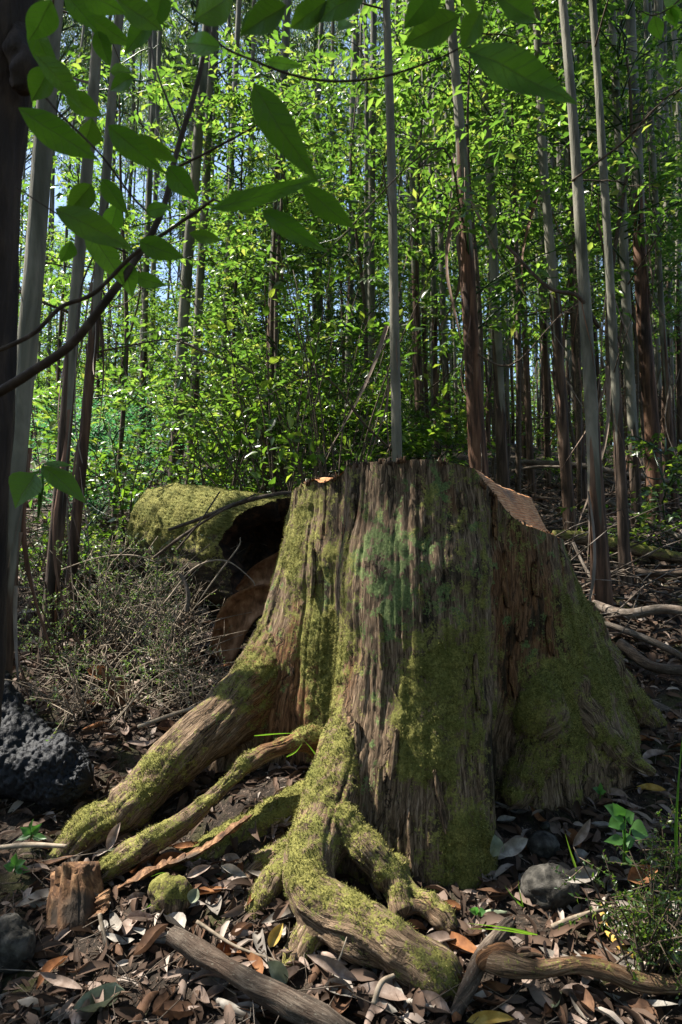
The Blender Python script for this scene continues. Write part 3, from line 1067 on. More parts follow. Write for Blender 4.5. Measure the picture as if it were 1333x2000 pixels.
Q = np.stack([i * ns + j, i * ns + j2, (i + 1) * ns + j2, (i + 1) * ns + j], -1).reshape(-1, 4)
jj = np.arange(ns)
rim = np.stack([jj, k * ns + jj, k * ns + (jj + 1) % ns, (jj + 1) % ns], -1)
link('shell', mesh_np('shell', VO - lorg, Q, None, [M['wood']], dict(moss=mo, lichen=0 * mo, dark=.75 - .5 * No[:, 2], warm=0 * mo + .4, ga=g[:, 0], gs=g[:, 1])), log)  # shade on the log's lower side is painted in through dark
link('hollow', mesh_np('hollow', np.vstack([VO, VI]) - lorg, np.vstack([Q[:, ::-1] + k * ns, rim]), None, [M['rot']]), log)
moss_tufts('moss', VO, No, (mo > .58) & (No[:, 1] < .6), 26000, log, lorg, .006, .013)


# slabs of broken bark at the log's end
def slab(name, outline, Y, thick, mat, parent=None, bulge=.06, org=None, label=None, cat=None, bend=None):
    """a curved board cut to an outline of (px, py) points, with real thickness"""
    o2 = np.array(outline, float)
    n = 26
    # fill: interpolate between two edges (first half of outline and second half reversed)
    h = len(o2) // 2
    A = catmull(o2[:h], n)
    B = catmull(o2[h:][::-1], n)
    w = 12
    t = np.linspace(0, 1, w)
    G = A[:, None] * (1 - t)[None, :, None] + B[:, None] * t[None, :, None]
    Yg = Y + bulge * (1 - (2 * t - 1) ** 2)[None, :] * np.ones((n, 1))
    if bend is not None:
        Yg = Yg + np.linspace(0, bend, n)[:, None]
    P = np.array([[at(G[a, b, 0], G[a, b, 1], Yg[a, b]) for b in range(w)] for a in range(n)])
    P = P + ((fbm(P.reshape(-1, 3) * 12, 3, 7) - .5) * .03).reshape(n, w, 1) * np.array([.3, 1, .3])
    Pb = P + np.array([0, thick, 0])
    org = P.mean((0, 1)) if org is None else np.asarray(org)
    Vv = np.vstack([P.reshape(-1, 3), Pb.reshape(-1, 3)]) - org
    i, j = np.meshgrid(np.arange(n - 1), np.arange(w - 1), indexing='ij')
    q = np.stack([i * w + j, i * w + j + 1, (i + 1) * w + j + 1, (i + 1) * w + j], -1).reshape(-1, 4)
    nb = n * w
    border = [(a * w) for a in range(n)] + [((n - 1) * w + b) for b in range(1, w)] + [(a * w + w - 1) for a in range(n - 2, -1, -1)] + [b for b in range(w - 2, 0, -1)]
    bd = np.array(border)
    bq = np.stack([bd, np.roll(bd, -1), np.roll(bd, -1) + nb, bd + nb], -1)
    m_ = mesh_np(name, Vv, np.vstack([q, q[:, ::-1] + nb, bq]), None, [mat])
    o = link(name, m_, parent, loc=org if parent is None else None)
    if label:
        tag(o, label, cat)
    return o


slab('bark_slab', [(405, 1300), (418, 1225), (440, 1175), (480, 1150), (535, 1138), (545, 1190), (505, 1205), (480, 1240), (455, 1290), (412, 1302)],
     3.95, .03, M['slab'], label='curved orange-brown bark slab standing between log and stump', cat='bark slab', bend=-.1)
slab('bark_slab', [(460, 1150), (490, 1110), (530, 1085), (560, 1070), (560, 1120), (540, 1140), (510, 1150), (470, 1155)],
     4.12, .03, M['slab'], label='shadowed bark slab wedged inside the open log end', cat='bark slab')
o = mossy_tube('fallen_branch', *pts((330, 1035, 4.15, .012), (400, 1010, 4.1, .014), (460, 985, 4.08, .014), (540, 965, 4.15, .012), (600, 960, 4.3, .01)), ns=8, n=40, moss_amt=.1, lump=.003, fiss_=.002, mat=M['stick'])
tag(o, 'thin bare stick lying across the mossy log', 'stick')

# ------------------------------------------------------------------ charred log, left edge
P, rad = pts((-200, 1250, 3.3, .20), (-100, 1340, 3.15, .20), (-15, 1430, 3.02, .18), (65, 1490, 2.92, .15), (130, 1515, 2.86, .115), (172, 1525, 2.84, .07))
Vt, Q, T, ang, arc = tube(P, rad, 110, 190)
m_ = mesh_np('t', Vt, Q, T)
Nn = np.empty(len(Vt) * 3, np.float32)
m_.vertices.foreach_get('normal', Nn)
Nn = Nn.reshape(-1, 3).astype(float)
bpy.data.meshes.remove(m_)
g = np.stack([ang * .18, arc, 0 * arc], -1)
g = g + (fbm(Vt * 6, 2, 3) - .5)[:, None] * .05
# alligator charring: blocky cells parted by cracks
cell = g * np.array([34, 20, 1]) + (fbm(Vt * 30, 2, 77) - .5)[:, None] * .8
ci = np.floor(cell)
d1 = np.full(len(g), 9.0)
d2 = np.full(len(g), 9.0)
for dx in (-1, 0, 1):
    for dy in (-1, 0, 1):
        cc = ci + np.array([dx, dy, 0])
        q = np.stack([cc[:, 0] + _hash(cc[:, 0].astype(np.int64), cc[:, 1].astype(np.int64), 0, 5), cc[:, 1] + _hash(cc[:, 0].astype(np.int64), cc[:, 1].astype(np.int64), 1, 9)], -1)
        dd = np.hypot(cell[:, 0] - q[:, 0], cell[:, 1] - q[:, 1])
        d2 = np.where(dd < d1, d1, np.minimum(d2, dd))
        d1 = np.minimum(d1, dd)
crack = sstep(.0, .16, d2 - d1) * .8 + .5 * (_hash(np.floor(cell[:, 0]).astype(np.int64), np.floor(cell[:, 1]).astype(np.int64), 3, 4) - .5) * 0
Vt = Vt + Nn * ((crack - .8) * .014 + (fbm(Vt * 7, 3, 13) - .5) * .10 + (fbm(Vt * 22, 3, 16, .7) - .5) * .035 + (fbm(Vt * 70, 2, 15) - .5) * .012)[:, None]
co = P[3]
bl = link('charred_log', mesh_np('charred_log', Vt - co, Q, T, [M['char']]), loc=co)
tag(bl, 'burnt black log with cracked charcoal surface at the left edge', 'log')

# stump of rotten wood, torn strip, near stones -------------------------------------------------
P, rad = pts((150, 1700, 2.40, .075), (150, 1760, 2.36, .085), (150, 1830, 2.32, .09), (150, 1920, 2.28, .09))
Vt, Q, T, ang, arc = tube(P, rad, 40, 60)
gg = np.stack([ang * 2.2, arc * 2, 0 * arc], -1)
cen = np.repeat(catmull(P, 60), 40, 0)
cen = np.vstack([cen, P[0], P[-1]])
d = unit(Vt - cen)
Vt = Vt + d * ((fbm(gg * np.array([3, 1, 1]), 3, 4) - .5) * .05 + (fbm(Vt * 20, 2, 5) - .5) * .015)[:, None]
top = arc < .03
Vt[top, 2] += (fbm(Vt[top] * 30, 2, 8) - .4) * .07
o = link('rotten_block', mesh_np('rotten_block', Vt - P[1], Q, T, [M['torn']]), loc=P[1])
tag(o, 'short upright block of rotten orange wood at lower left', 'wood block')


def jag_strip(name, points, w0, mat, label, cat):
    P, _ = pts(*[(a, b, c, 0) for a, b, c in points])
    n = 60
    C = catmull(P, n)
    T = unit(np.gradient(C, axis=0))
    sdv = unit(np.cross(T, [0, .3, 1.0]))
    nn = np.cross(sdv, T)
    nz = fbm(np.stack([np.arange(n) * .6, np.zeros(n), np.zeros(n)], -1), 2, 3)
    w = w0 * (.5 + 1.1 * nz) * np.interp(np.arange(n), [0, 6, n - 8, n - 1], [.4, 1, .9, .3])
    prof = np.array([[-1, 0], [-.5, .35], [.1, .5], [.6, .3], [1, 0], [.3, -.35], [-.4, -.3]])
    Vv = C[:, None] + sdv[:, None] * (prof[None, :, 0:1] * w[:, None, None]) + nn[:, None] * (prof[None, :, 1:2] * w[:, None, None])
    Vv = Vv + (fbm(Vv.reshape(-1, 3) * 45, 2, 9).reshape(n, 7, 1) - .5) * .022
    Vv = Vv.reshape(-1, 3)
    i, j = np.meshgrid(np.arange(n - 1), np.arange(7), indexing='ij')
    q = np.stack([i * 7 + j, i * 7 + (j + 1) % 7, (i + 1) * 7 + (j + 1) % 7, (i + 1) * 7 + j], -1).reshape(-1, 4)
    o = link(name, mesh_np(name, Vv - C[n // 2], q, None, [mat], smooth=False), loc=C[n // 2])
    return tag(o, label, cat)


jag_strip('torn_strip', [(492, 1592, 2.52), (440, 1630, 2.50), (380, 1668, 2.46), (310, 1695, 2.43), (230, 1735, 2.40)], .028, M['torn'],
          'torn strip of rusty rotten wood lying below the arching root', 'wood strip')
jag_strip('torn_strip', [(205, 1740, 2.34), (195, 1785, 2.30), (120, 1805, 2.29)], .02, M['torn'],
          'frayed orange splinters hanging on the rotten block', 'wood strip')


def rock(name, px_, py_, w, h, label, seed, mossy=False, sink=.3):
    base = on_ground(px_, py_ + h * .4)
    s = w / F * base[1] * .5
    n, m = 44, 28
    th = np.linspace(0, 2 * np.pi, n, endpoint=False)
    ph_ = np.linspace(.05, np.pi - .05, m)
    a, b = np.meshgrid(th, ph_, indexing='ij')
    D = np.stack([np.cos(a) * np.sin(b), np.sin(a) * np.sin(b), np.cos(b)], -1).reshape(-1, 3)
    f = 1 + (fbm(D * 1.6 + seed, 3, seed) - .5) * .8
    f = np.minimum(f, 1.04) + (fbm(D * 5 + seed, 3, seed + 2) - .5) * .14
    Vv = D * f[:, None] * np.array([s, s * .8, s * h / w * 1.1])
    i, j = np.meshgrid(np.arange(n), np.arange(m - 1), indexing='ij')
    q = np.stack([i * m + j, i * m + j + 1, ((i + 1) % n) * m + j + 1, ((i + 1) % n) * m + j], -1).reshape(-1, 4)
    mo = np.full(len(Vv), 0.0) + (.35 + .4 * D[:, 2] if mossy else 0)
    at_ = dict(moss=mo + (fbm(Vv * 20, 2, 4) - .5) * .6, lichen=0 * mo, dark=0 * mo + .5, warm=0 * mo, ga=Vv[:, 0], gs=Vv[:, 2])
    o = link(name, mesh_np(name, Vv, q, None, [M['wood'] if mossy else M['rock']], at_), loc=base + np.array([0, 0, s * h / w * (1 - sink)]))
    return tag(o, label, 'stone')


rock('stone', 1075, 1735, 105, 75, 'rounded grey stone half sunk in litter right of the stump', 3)
rock('stone', 1062, 1652, 60, 45, 'smaller flat dark stone behind the rounded grey stone', 5)
rock('stone', 332, 1752, 85, 75, 'mossy green stone below the torn rusty strip', 8, True)
rock('stone', 18, 1845, 95, 100, 'blue-grey stone at the bottom left corner', 12)
rock('stone', 1010, 1585, 26, 22, 'pebble at the foot of the mossy right root mound', 17)
rock('stone', 1065, 1612, 18, 14, 'tiny pale pebble on the soil above the flat dark stone', 19)
rock('stone', 935, 1590, 34, 32, 'small brown stone in the dark cleft of the stump', 23)

# ------------------------------------------------------------------ near sticks and branches
o = mossy_tube('fallen_branch', *pts((335, 1825, 2.10, .028), (385, 1852, 2.06, .036), (450, 1893, 2.01, .034), (520, 1935, 1.96, .034), (600, 1975, 1.92, .036), (700, 2035, 1.86, .036)), ns=36, n=150, moss_amt=.15, lump=.016, fiss_=.016, mat=M['stick'], seed=2)
tag(o, 'thick dark dead branch slanting to the bottom edge of the picture', 'branch')
o = mossy_tube('fallen_branch', *pts((885, 1985, 1.95, .020), (915, 1925, 2.0, .021), (945, 1865, 2.06, .022), (985, 1812, 2.12, .020), (1000, 1795, 2.14, .012)), ns=30, n=110, moss_amt=.0, lump=.014, fiss_=.02, seed=4, mat=M['stick'], org=at(945, 1865, 2.06))
tag(o, 'short weathered grey branch leaning against the knobbly root branch', 'branch')
kb = thing('root_branch', 'long knobbly root branch running to the right edge', 'branch', at(960, 1885, 2.02))
ko = np.array(kb.location)
mossy_tube('stem', *pts((945, 1872, 2.03, .030), (985, 1882, 2.0, .034), (1050, 1892, 1.98, .026), (1120, 1884, 1.98, .028), (1180, 1895, 1.98, .029), (1260, 1918, 1.97, .028), (1345, 1925, 1.97, .026), (1420, 1935, 1.96, .025)), parent=kb, ns=24, n=110, moss_amt=.22, lump=.010, fiss_=.008, mat=None, seed=6, org=ko, warm_=.4)
mossy_tube('knob', *pts((940, 1890, 2.02, .018), (950, 1878, 2.02, .032), (985, 1868, 2.02, .034), (1000, 1878, 2.02, .02)), parent=kb, ns=24, n=30, moss_amt=.0, lump=.012, fiss_=.014, seed=8, org=ko, warm_=.8)
mossy_tube('twig', *pts((1000, 1872, 2.03, .010), (1040, 1865, 2.04, .008), (1060, 1868, 2.04, .005)), parent=kb, ns=8, n=16, moss_amt=0, lump=.002, fiss_=.001, seed=9, org=ko)

STICKS = [  # px,py,Y,r ... material, label
    ([(1005, 902, 8.0, .03), (1080, 905, 7.8, .035), (1150, 912, 7.6, .035), (1240, 930, 7.4, .035), (1345, 948, 7.2, .03)], 'palestick', 'long pale fallen branch lying across the slope behind the stump'),
    ([(1000, 920, 7.9, .02), (1050, 912, 7.8, .02), (1105, 912, 7.6, .015)], 'palestick', 'short pale branch forked off the long fallen branch'),
    ([(1080, 1048, 5.6, .05), (1140, 1052, 5.6, .05), (1220, 1070, 5.5, .05), (1345, 1095, 5.4, .04)], 'wood', 'mossy dead log half buried at the right edge behind the stump'),
    ([(1190, 980, 6.0, .02), (1260, 1015, 5.7, .02), (1340, 1055, 5.4, .02)], 'palestick', 'straight grey stick propped diagonally at the right edge'),
    ([(1160, 1180, 4.5, .03), (1220, 1200, 4.3, .035), (1290, 1190, 4.25, .03), (1345, 1196, 4.2, .03)], 'palestick', 'pale mossy log lying right of the brown trunk base'),
    ([(1170, 1215, 4.2, .018), (1230, 1235, 4.1, .02), (1300, 1265, 4.0, .02), (1345, 1290, 3.9, .018)], 'palestick', 'grey stick lying below the pale mossy log'),
    ([(1120, 1060, 5.0, .012), (1150, 1120, 4.8, .012), (1200, 1180, 4.6, .012), (1230, 1210, 4.4, .01)], 'palestick', 'thin dry stick leaning beside the brown trunk base'),
    ([(1210, 1255, 3.9, .03), (1270, 1300, 3.75, .03), (1340, 1310, 3.7, .028)], 'stick', 'dark dead branch behind the right buttress root'),
    ([(1200, 1110, 5.2, .03), (1270, 1120, 5.1, .03), (1340, 1118, 5.0, .03)], 'stick', 'dark rotting stick in shade at the right edge'),
    ([(1185, 1330, 3.62, .05), (1240, 1370, 3.56, .055), (1300, 1400, 3.55, .05), (1350, 1440, 3.5, .05)], 'stick', 'thick grey bark-covered branch beside the right root tip'),
    ([(0, 1655, 2.55, .008), (60, 1650, 2.52, .010), (130, 1653, 2.5, .008)], 'drytwig', 'thin straight twig on the litter at the left edge'),
    ([(385, 1800, 2.2, .005), (460, 1848, 2.15, .005), (545, 1880, 2.12, .004), (570, 1905, 2.1, .003)], 'drytwig', 'long pale twig lying on the litter before the front root'),
    ([(195, 1785, 2.25, .006), (205, 1830, 2.22, .006), (222, 1880, 2.2, .005)], 'drytwig', 'thin dry twig leaning beside the rotten block'),
    ([(650, 1905, 2.0, .003), (668, 1860, 2.03, .003), (678, 1830, 2.06, .002)], 'drytwig', 'fine dark twig standing in front of the curling root'),
    ([(1080, 1810, 2.15, .008), (1130, 1790, 2.2, .008), (1200, 1770, 2.25, .007)], 'drytwig', 'bent dry stick on the litter right of the rounded stone'),
    ([(730, 1960, 1.92, .007), (745, 1920, 1.95, .008), (770, 1905, 1.97, .006)], 'drytwig', 'short grey twig under the tip of the curling root'),
    ([(270, 1420, 3.2, .010), (340, 1395, 3.25, .010), (420, 1370, 3.3, .008)], 'drytwig', 'dry stick lying above the big left root'),
    ([(320, 1180, 3.9, .006), (380, 1110, 3.95, .006), (440, 1095, 3.95, .005), (490, 1130, 3.9, .004), (500, 1150, 3.9, .003)], 'drytwig', 'long arching pale twig before the dark log opening'),
    ([(375, 1195, 3.8, .005), (420, 1130, 3.85, .005), (465, 1070, 3.9, .004), (470, 1050, 3.9, .003)], 'drytwig', 'thin straight pale twig rising toward the log opening'),
    ([(365, 1195, 3.9, .016), (368, 1160, 3.9, .014), (358, 1130, 3.92, .012), (350, 1120, 3.92, .008)], 'palestick', 'short crooked grey stub under the log'),
    ([(215, 1300, 3.6, .005), (270, 1240, 3.7, .006), (310, 1190, 3.8, .005), (325, 1160, 3.8, .003)], 'drytwig', 'slanting twig through the wiry shrub on the bank'),
    ([(100, 1120, 4.0, .005), (190, 1090, 4.0, .005), (260, 1085, 4.0, .004), (310, 1100, 4.0, .003)], 'drytwig', 'nearly level dry twig crossing the wiry shrub'),
    ([(208, 1010, 4.2, .004), (215, 975, 4.2, .004), (210, 955, 4.2, .003), (214, 948, 4.2, .002)], 'drytwig', 'thin curly pale twig standing left of the log'),
    ([(300, 1090, 4.0, .008), (360, 1045, 4.0, .009), (430, 1000, 4.0, .008), (500, 965, 4.1, .006)], 'stick', 'dark twig slanting up across the mossy log'),
    ([(345, 1075, 3.95, .006), (390, 1020, 4.0, .006), (430, 960, 4.1, .005)], 'stick', 'steeper dark twig crossing the mossy log'),
    ([(335, 660, 6.5, .012), (410, 690, 6.4, .014), (480, 720, 6.3, .013), (530, 760, 6.2, .01)], 'palestick', 'pale thin branch caught slanting among the left trunks'),
    ([(990, 480, 4.6, .010), (1070, 560, 4.6, .012), (1130, 580, 4.6, .013), (1170, 640, 4.7, .014)], 'stick', 'dark curved twig hanging from the pale right trunk'),
]
for k, (p, mat, lab) in enumerate(STICKS):
    P, rad = pts(*p)
    o = mossy_tube('fallen_stick', P, rad, ns=10 if rad.max() < .03 else 20, n=50, moss_amt=.75 if mat == 'wood' else .1, lump=.12 * rad.max() + .002, fiss_=.1 * rad.max(), mat=M[mat], seed=k, org=P[len(P) // 2])
    tag(o, lab, 'stick', 'fallen sticks')

# ------------------------------------------------------------------ trees
TREE_RND = np.random.default_rng(21)


def trunk_mesh(name, base, top, r0, r1, hrough, tone, ns=18, n=70, wob=.05, seed=0, flare=1.35, hf=6.0):
    base, top = np.asarray(base), np.asarray(top)
    t = np.linspace(0, 1, n) ** 1.6
    H = np.linalg.norm(top - base)
    C = base + (top - base) * t[:, None]
    w = (fbm(np.stack([t * H * .35, np.full(n, seed * 3.1), np.zeros(n)], -1), 2, seed) - .5) * wob * 2
    w2 = (fbm(np.stack([t * H * .35, np.full(n, seed * 3.1), np.ones(n) * 9], -1), 2, seed + 5) - .5) * wob * 2
    w -= w[0]
    w2 -= w2[0]
    C = C + np.stack([w, w2, 0 * w], -1)
    rad = np.interp(t * H, [0, hf, max(H, hf + 1)], [r0, r1, .012]) * (1 + (flare - 1) * np.exp(-t * H / .3))
    Vt, Q, T, ang, arc = tube(C, rad, ns, None)
    cen = np.vstack([np.repeat(C, ns, 0), C[0], C[-1]])
    d = unit(Vt - cen)
    ro = sstep(hrough + .6, hrough - .6, arc + (vnoise(np.stack([np.cos(ang) * 1.5, np.sin(ang) * 1.5, arc * .6 + seed], -1), seed) - .5) * 1.6)
    g = np.stack([np.cos(ang) * r0 * 30, np.sin(ang) * r0 * 30, arc * 1.6 + seed], -1)
    f = 1 - np.abs(2 * fbm(g, 3, seed) - 1)
    Vt = Vt + d * ((f - .6) * .22 * r0 * ro + (fbm(Vt * 3, 2, seed) - .5) * .12 * r0)[:, None]
    return mesh_np(name, Vt - base, Q, T, [M['bark']], dict(rough=ro, tone=np.full(len(Vt), tone)))


def strip_mesh(L, w, seed):
    r = np.random.default_rng(seed)
    n = 14
    t = np.linspace(0, 1, n)
    C = np.stack([.10 * L * np.sin(t * 3 + r.random() * 6) * t * r.uniform(.4, 1.6), .08 * L * np.sin(t * 4 + r.random() * 6) * t - .02, -t * L], -1)
    tw = t * r.uniform(-2.5, 2.5)
    X = np.stack([np.cos(tw), np.sin(tw), 0 * t], -1)
    ww = w * (1 - .7 * t) * (.8 + .4 * r.random(n))
    n3 = np.cross(X, [0, 0, 1.0])
    Vv = np.concatenate([C - X * ww[:, None], C + n3 * ww[:, None] * .5, C + X * ww[:, None]], 0)
    k = np.arange(n - 1)
    q = np.vstack([np.stack([k, n + k, n + k + 1, k + 1], -1), np.stack([n + k, 2 * n + k, 2 * n + k + 1, n + k + 1], -1)])
    return mesh_np('bark_strip', Vv, q, None, [M['strip']])


STRIPS = [strip_mesh(TREE_RND.uniform(.5, 1.5), TREE_RND.uniform(.006, .018), 100 + i) for i in range(12)]


DEADT = []
for k in range(6):
    a = Acc()
    C = catmull(np.array([[0, 0, 0], [.3, TREE_RND.normal(0, .06), .10 + TREE_RND.normal(0, .1)], [.7, TREE_RND.normal(0, .12), .15 + TREE_RND.normal(0, .2)], [1.1, TREE_RND.normal(0, .2), .1 + TREE_RND.normal(0, .3)]]), 14)
    a.tube(C, np.linspace(.009, .003, 14), 5)
    for q in range(4):
        i0 = TREE_RND.integers(4, 12)
        e = C[i0] + np.array([TREE_RND.uniform(.05, .3), TREE_RND.normal(0, .15), TREE_RND.normal(.05, .15)])
        a.tube([C[i0], (C[i0] + e) / 2 + [0, 0, .02], e], [.004, .003, .0015], 4)
    DEADT.append(a.mesh('dead_twig', [M['twig']]))


def gum_crown(seed, nb=24, per=8, nl=19):
    """drooping narrow-leaved crown, roughly 5 m tall and 3.2 m wide, origin at its foot"""
    r = np.random.default_rng(seed)
    a = Acc()
    Ps, Ds = [], []
    for b in range(nb):
        z0 = r.uniform(0, 3.6)
        az = r.uniform(0, 2 * np.pi)
        Lb = r.uniform(.7, 1.9) * (1.15 - z0 / 6)
        d = np.array([math.cos(az), math.sin(az), r.uniform(.5, 1.1)])
        end = np.array([0, 0, z0]) + d * Lb * .8
        mid = np.array([0, 0, z0]) + d * Lb * .4 + np.array([0, 0, .12])
        a.tube([[0, 0, z0], mid, end], [.022, .012, .005], 4, rnd=.3)
        for c in range(per):
            o = mid + (end - mid) * r.uniform(0, 1.1) + r.normal(0, .14, 3)
            tw = unit(r.normal(0, 1, 3) + np.array([0, 0, -.2]))
            k = np.linspace(.1, 1, nl)[:, None]
            p = o + tw * k * r.uniform(.3, .6) + r.normal(0, .05, (nl, 3))
            Ps.append(p)
            Ds.append(unit(np.array([0, 0, -1.0]) + r.normal(0, .45, (nl, 3))))
    P, D = np.vstack(Ps), np.vstack(Ds)
    n = len(P)
    L = r.uniform(.08, .15, n)
    leaves(a, P, D, r.normal(0, 1, (n, 3)), L, L * .2, T_SMALL, r.random(n))
    me_ = a.mesh('crown', [M['gum_leaf']], smooth=True)
    return me_


def under_crown(seed, H=4.2, nb=30, per=6, nl=11, Lr=(.055, .10), spread=1.3, wr=.42, mat='under_leaf', droop=-.25, z0f=.12):
    """broad-leaved understory crown: tiers of sprays round a thin stem, origin at the ground"""
    r = np.random.default_rng(seed)
    a = Acc()
    Ps, Ds, Ns = [], [], []
    for b in range(nb):
        f = r.random()
        z0 = H * (z0f + (1 - z0f) * f)
        az = r.uniform(0, 2 * np.pi)
        Lb = spread * r.uniform(.45, 1.0) * (1.1 - .55 * f)
        d = np.array([math.cos(az), math.sin(az), r.uniform(.05, .55)])
        st = np.array([0, 0, max(z0 - .3, .05)])
        mid = st + d * Lb * .5 + np.array([0, 0, .08])
        end = st + d * Lb
        mid = mid + r.normal(0, .10, 3)
        a.tube(catmull(np.array([st, st * .6 + mid * .4 + r.normal(0, .04, 3), mid, mid * .4 + end * .6 + r.normal(0, .05, 3), end]), 10), np.linspace(.0075, .0025, 10), 4, rnd=.0)
        for c in range(per):
            o = st + (end - st) * r.uniform(.25, 1.0) + r.normal(0, .05, 3)
            tw = unit(d * .6 + r.normal(0, .7, 3) * np.array([1, 1, .5]))
            k = np.linspace(.1, 1, nl)[:, None]
            Lt = r.uniform(.2, .42)
            p = o + tw * k * Lt
            sidev = unit(np.cross(tw, [0, 0, 1.0]))
            sg = np.where(np.arange(nl) % 2 == 0, 1, -1)[:, None]
            dd = unit(tw * .55 + sidev * sg * .9 + np.array([0, 0, droop]) + r.normal(0, .3, (nl, 3)))
            dd[-1] = tw
            Ps.append(p)
            Ds.append(dd)
            Ns.append(np.array([0, 0, 1.0]) + r.normal(0, .45, (nl, 3)))
    P, D, N = np.vstack(Ps), np.vstack(Ds), np.vstack(Ns)
    n = len(P)
    L = r.uniform(*Lr, n)
    leaves(a, P, D, N, L, L * wr, T_SMALL, r.random(n))
    return a.mesh('crown', [M[mat]])


GUM = [gum_crown(300 + i) for i in range(5)]
UND = [under_crown(400 + i, nb=32, per=6, nl=12, Lr=(.045, .095), wr=.44) for i in range(6)]
UNDH = [under_crown(440 + i, H=5.2, nb=30, per=6, nl=12, Lr=(.045, .095), wr=.42, z0f=.42, spread=1.4) for i in range(4)]
UNDB = [under_crown(420 + i, H=4.4, z0f=.4, nb=28, per=6, nl=10, Lr=(.07, .115), wr=.34, spread=1.2) for i in range(3)]

# main trunks: base px, base py, Y, px at y=0 of the frame, width px at base, at top, rough height, redness, label
MAIN = [
    (4, 1000, 3.3, 104, 60, 52, .9, .2, 'thick smooth grey gum trunk near the left edge'),
    (95, 1010, 3.9, 200, 40, 30, 1.5, .2, 'brown-based trunk just right of the thick grey left trunk'),
    (135, 1000, 4.4, 235, 30, 24, 1.9, .6, 'narrow reddish trunk third from the left edge'),
    (338, 900, 7.5, 405, 36, 26, 1.2, .1, 'pale grey trunk left half of the close pair at left'),
    (372, 900, 7.9, 418, 28, 20, 1.2, .1, 'slimmer trunk right half of the close pair at left'),
    (274, 880, 9.0, 300, 20, 14, 2.0, .4, 'thin brown trunk left of the close pale pair'),
    (523, 950, 7.2, 560, 34, 22, 2.4, .7, 'dark reddish trunk rising behind the hollow log'),
    (777, 960, 5.0, 752, 34, 22, 1.15, .5, 'straight slender pale trunk directly behind the stump centre'),
    (822, 920, 8.2, 790, 22, 14, 3.0, .5, 'thin dark trunk right of the straight slender pale trunk'),
    (948, 1000, 5.6, 884, 58, 24, 3.1, 1.0, 'red-brown stringy barked trunk behind the right stump edge'),
    (990, 990, 6.6, 945, 34, 22, 1.6, .2, 'dark grey trunk just right of the red-brown trunk'),
    (1178, 1195, 4.62, 1092, 48, 24, .95, .7, 'pale smooth trunk with brown base right of the stump'),
    (1115, 1030, 6.0, 1035, 34, 22, 2.4, .4, 'brown trunk just left of the pale smooth right trunk'),
    (1222, 1150, 5.0, 1155, 30, 20, 1.6, .2, 'grey trunk just right of the pale smooth right trunk'),
    (1245, 1010, 6.8, 1195, 30, 22, 1.2, .1, 'pale trunk second in from the right edge'),
    (1280, 990, 6.9, 1230, 44, 28, 3.3, .9, 'wide red-brown trunk near the right edge'),
    (1320, 1000, 7.4, 1270, 20, 14, 2.0, .5, 'thin trunk at the right edge'),
    (672, 900, 9.5, 690, 22, 17, 1.4, .2, 'pale slim trunk left of centre behind the leafy bush'),
    (880, 900, 9.5, 850, 20, 14, 1.8, .3, 'grey slim trunk left of the red-brown trunk'),
    (1040, 950, 8.6, 1010, 20, 15, 1.9, .4, 'thin trunk in the gap between red-brown and brown trunks'),
    (1070, 940, 9.2, 1050, 18, 14, 2.2, .4, 'second thin trunk in the gap right of the red-brown trunk'),
    (435, 880, 10.5, 470, 20, 15, 1.6, .2, 'pale distant trunk right of the close pair'),
]
TPOS = []


def add_tree(base, dirpx, Y, r0, r1, hrough, tone, label, group, crown_h, crown_s, ns, n, nstrips, seed, wob=.05, name='gum_tree'):
    H = crown_h
    p0 = at(dirpx, 0, Y)
    slope = (p0 - base) / max(p0[2] - base[2], .1)
    top = base + slope * (H + 4.0 * crown_s)
    bs = base - slope * .12
    t = thing(name, label, 'tree', base, group)
    o = link('trunk', trunk_mesh('trunk', bs, top, r0, r1, hrough, tone, ns, n, wob, seed, hf=max(p0[2] - base[2], 1)), t, loc=bs - base)
    if crown_s > 0 and not (seed >= 40 and base[1] < 20 and seed % 5 < 2):
        cpos = slope * H
        link('crown', GUM[seed % len(GUM)], t, cpos, (0, 0, TREE_RND.uniform(0, 6.28)), crown_s)
        if H > 4 and (base[1] > 16 or seed % 2):
            link('crown', GUM[(seed + 2) % len(GUM)], t, slope * (H + 2.6 * crown_s), (0, 0, TREE_RND.uniform(0, 6.28)), crown_s * .9)
    for k in range(nstrips):
        az = TREE_RND.uniform(0, 6.28)
        hz = min(max(TREE_RND.normal(hrough, .8), .5), H)
        rr = r0 * .95
        link('bark_strip', STRIPS[TREE_RND.integers(len(STRIPS))], t, slope * hz + np.array([math.cos(az) * rr, math.sin(az) * rr, 0]), (TREE_RND.normal(0, .15), TREE_RND.normal(0, .15), az), TREE_RND.uniform(.6, 1.2))
    if base[1] < 13:
        for k in range(3):
            az = TREE_RND.uniform(0, 6.28)
            link('dead_twig', DEADT[TREE_RND.integers(6)], t, slope * TREE_RND.uniform(.8, 5.5), (TREE_RND.normal(0, .3), 0, az), TREE_RND.uniform(.5, 1.2))
    TPOS.append((base[0], base[1]))
    return t


for k, (bx, by, Y, tx, w0, w1, hr, tone, lab) in enumerate(MAIN):
    b = at(bx, by, Y)
    b[2] = float(gz(b[0], b[1]))
    H = TREE_RND.uniform(10, 13.5)
    add_tree(b, tx, Y, w0 * .66 / F * Y / 2, w1 * .70 / F * Y / 2, hr, tone, lab, 'gum trees close behind the stump', H, 1.0, 22, 90, 9 if Y < 7 else 5, k + 1, .05)

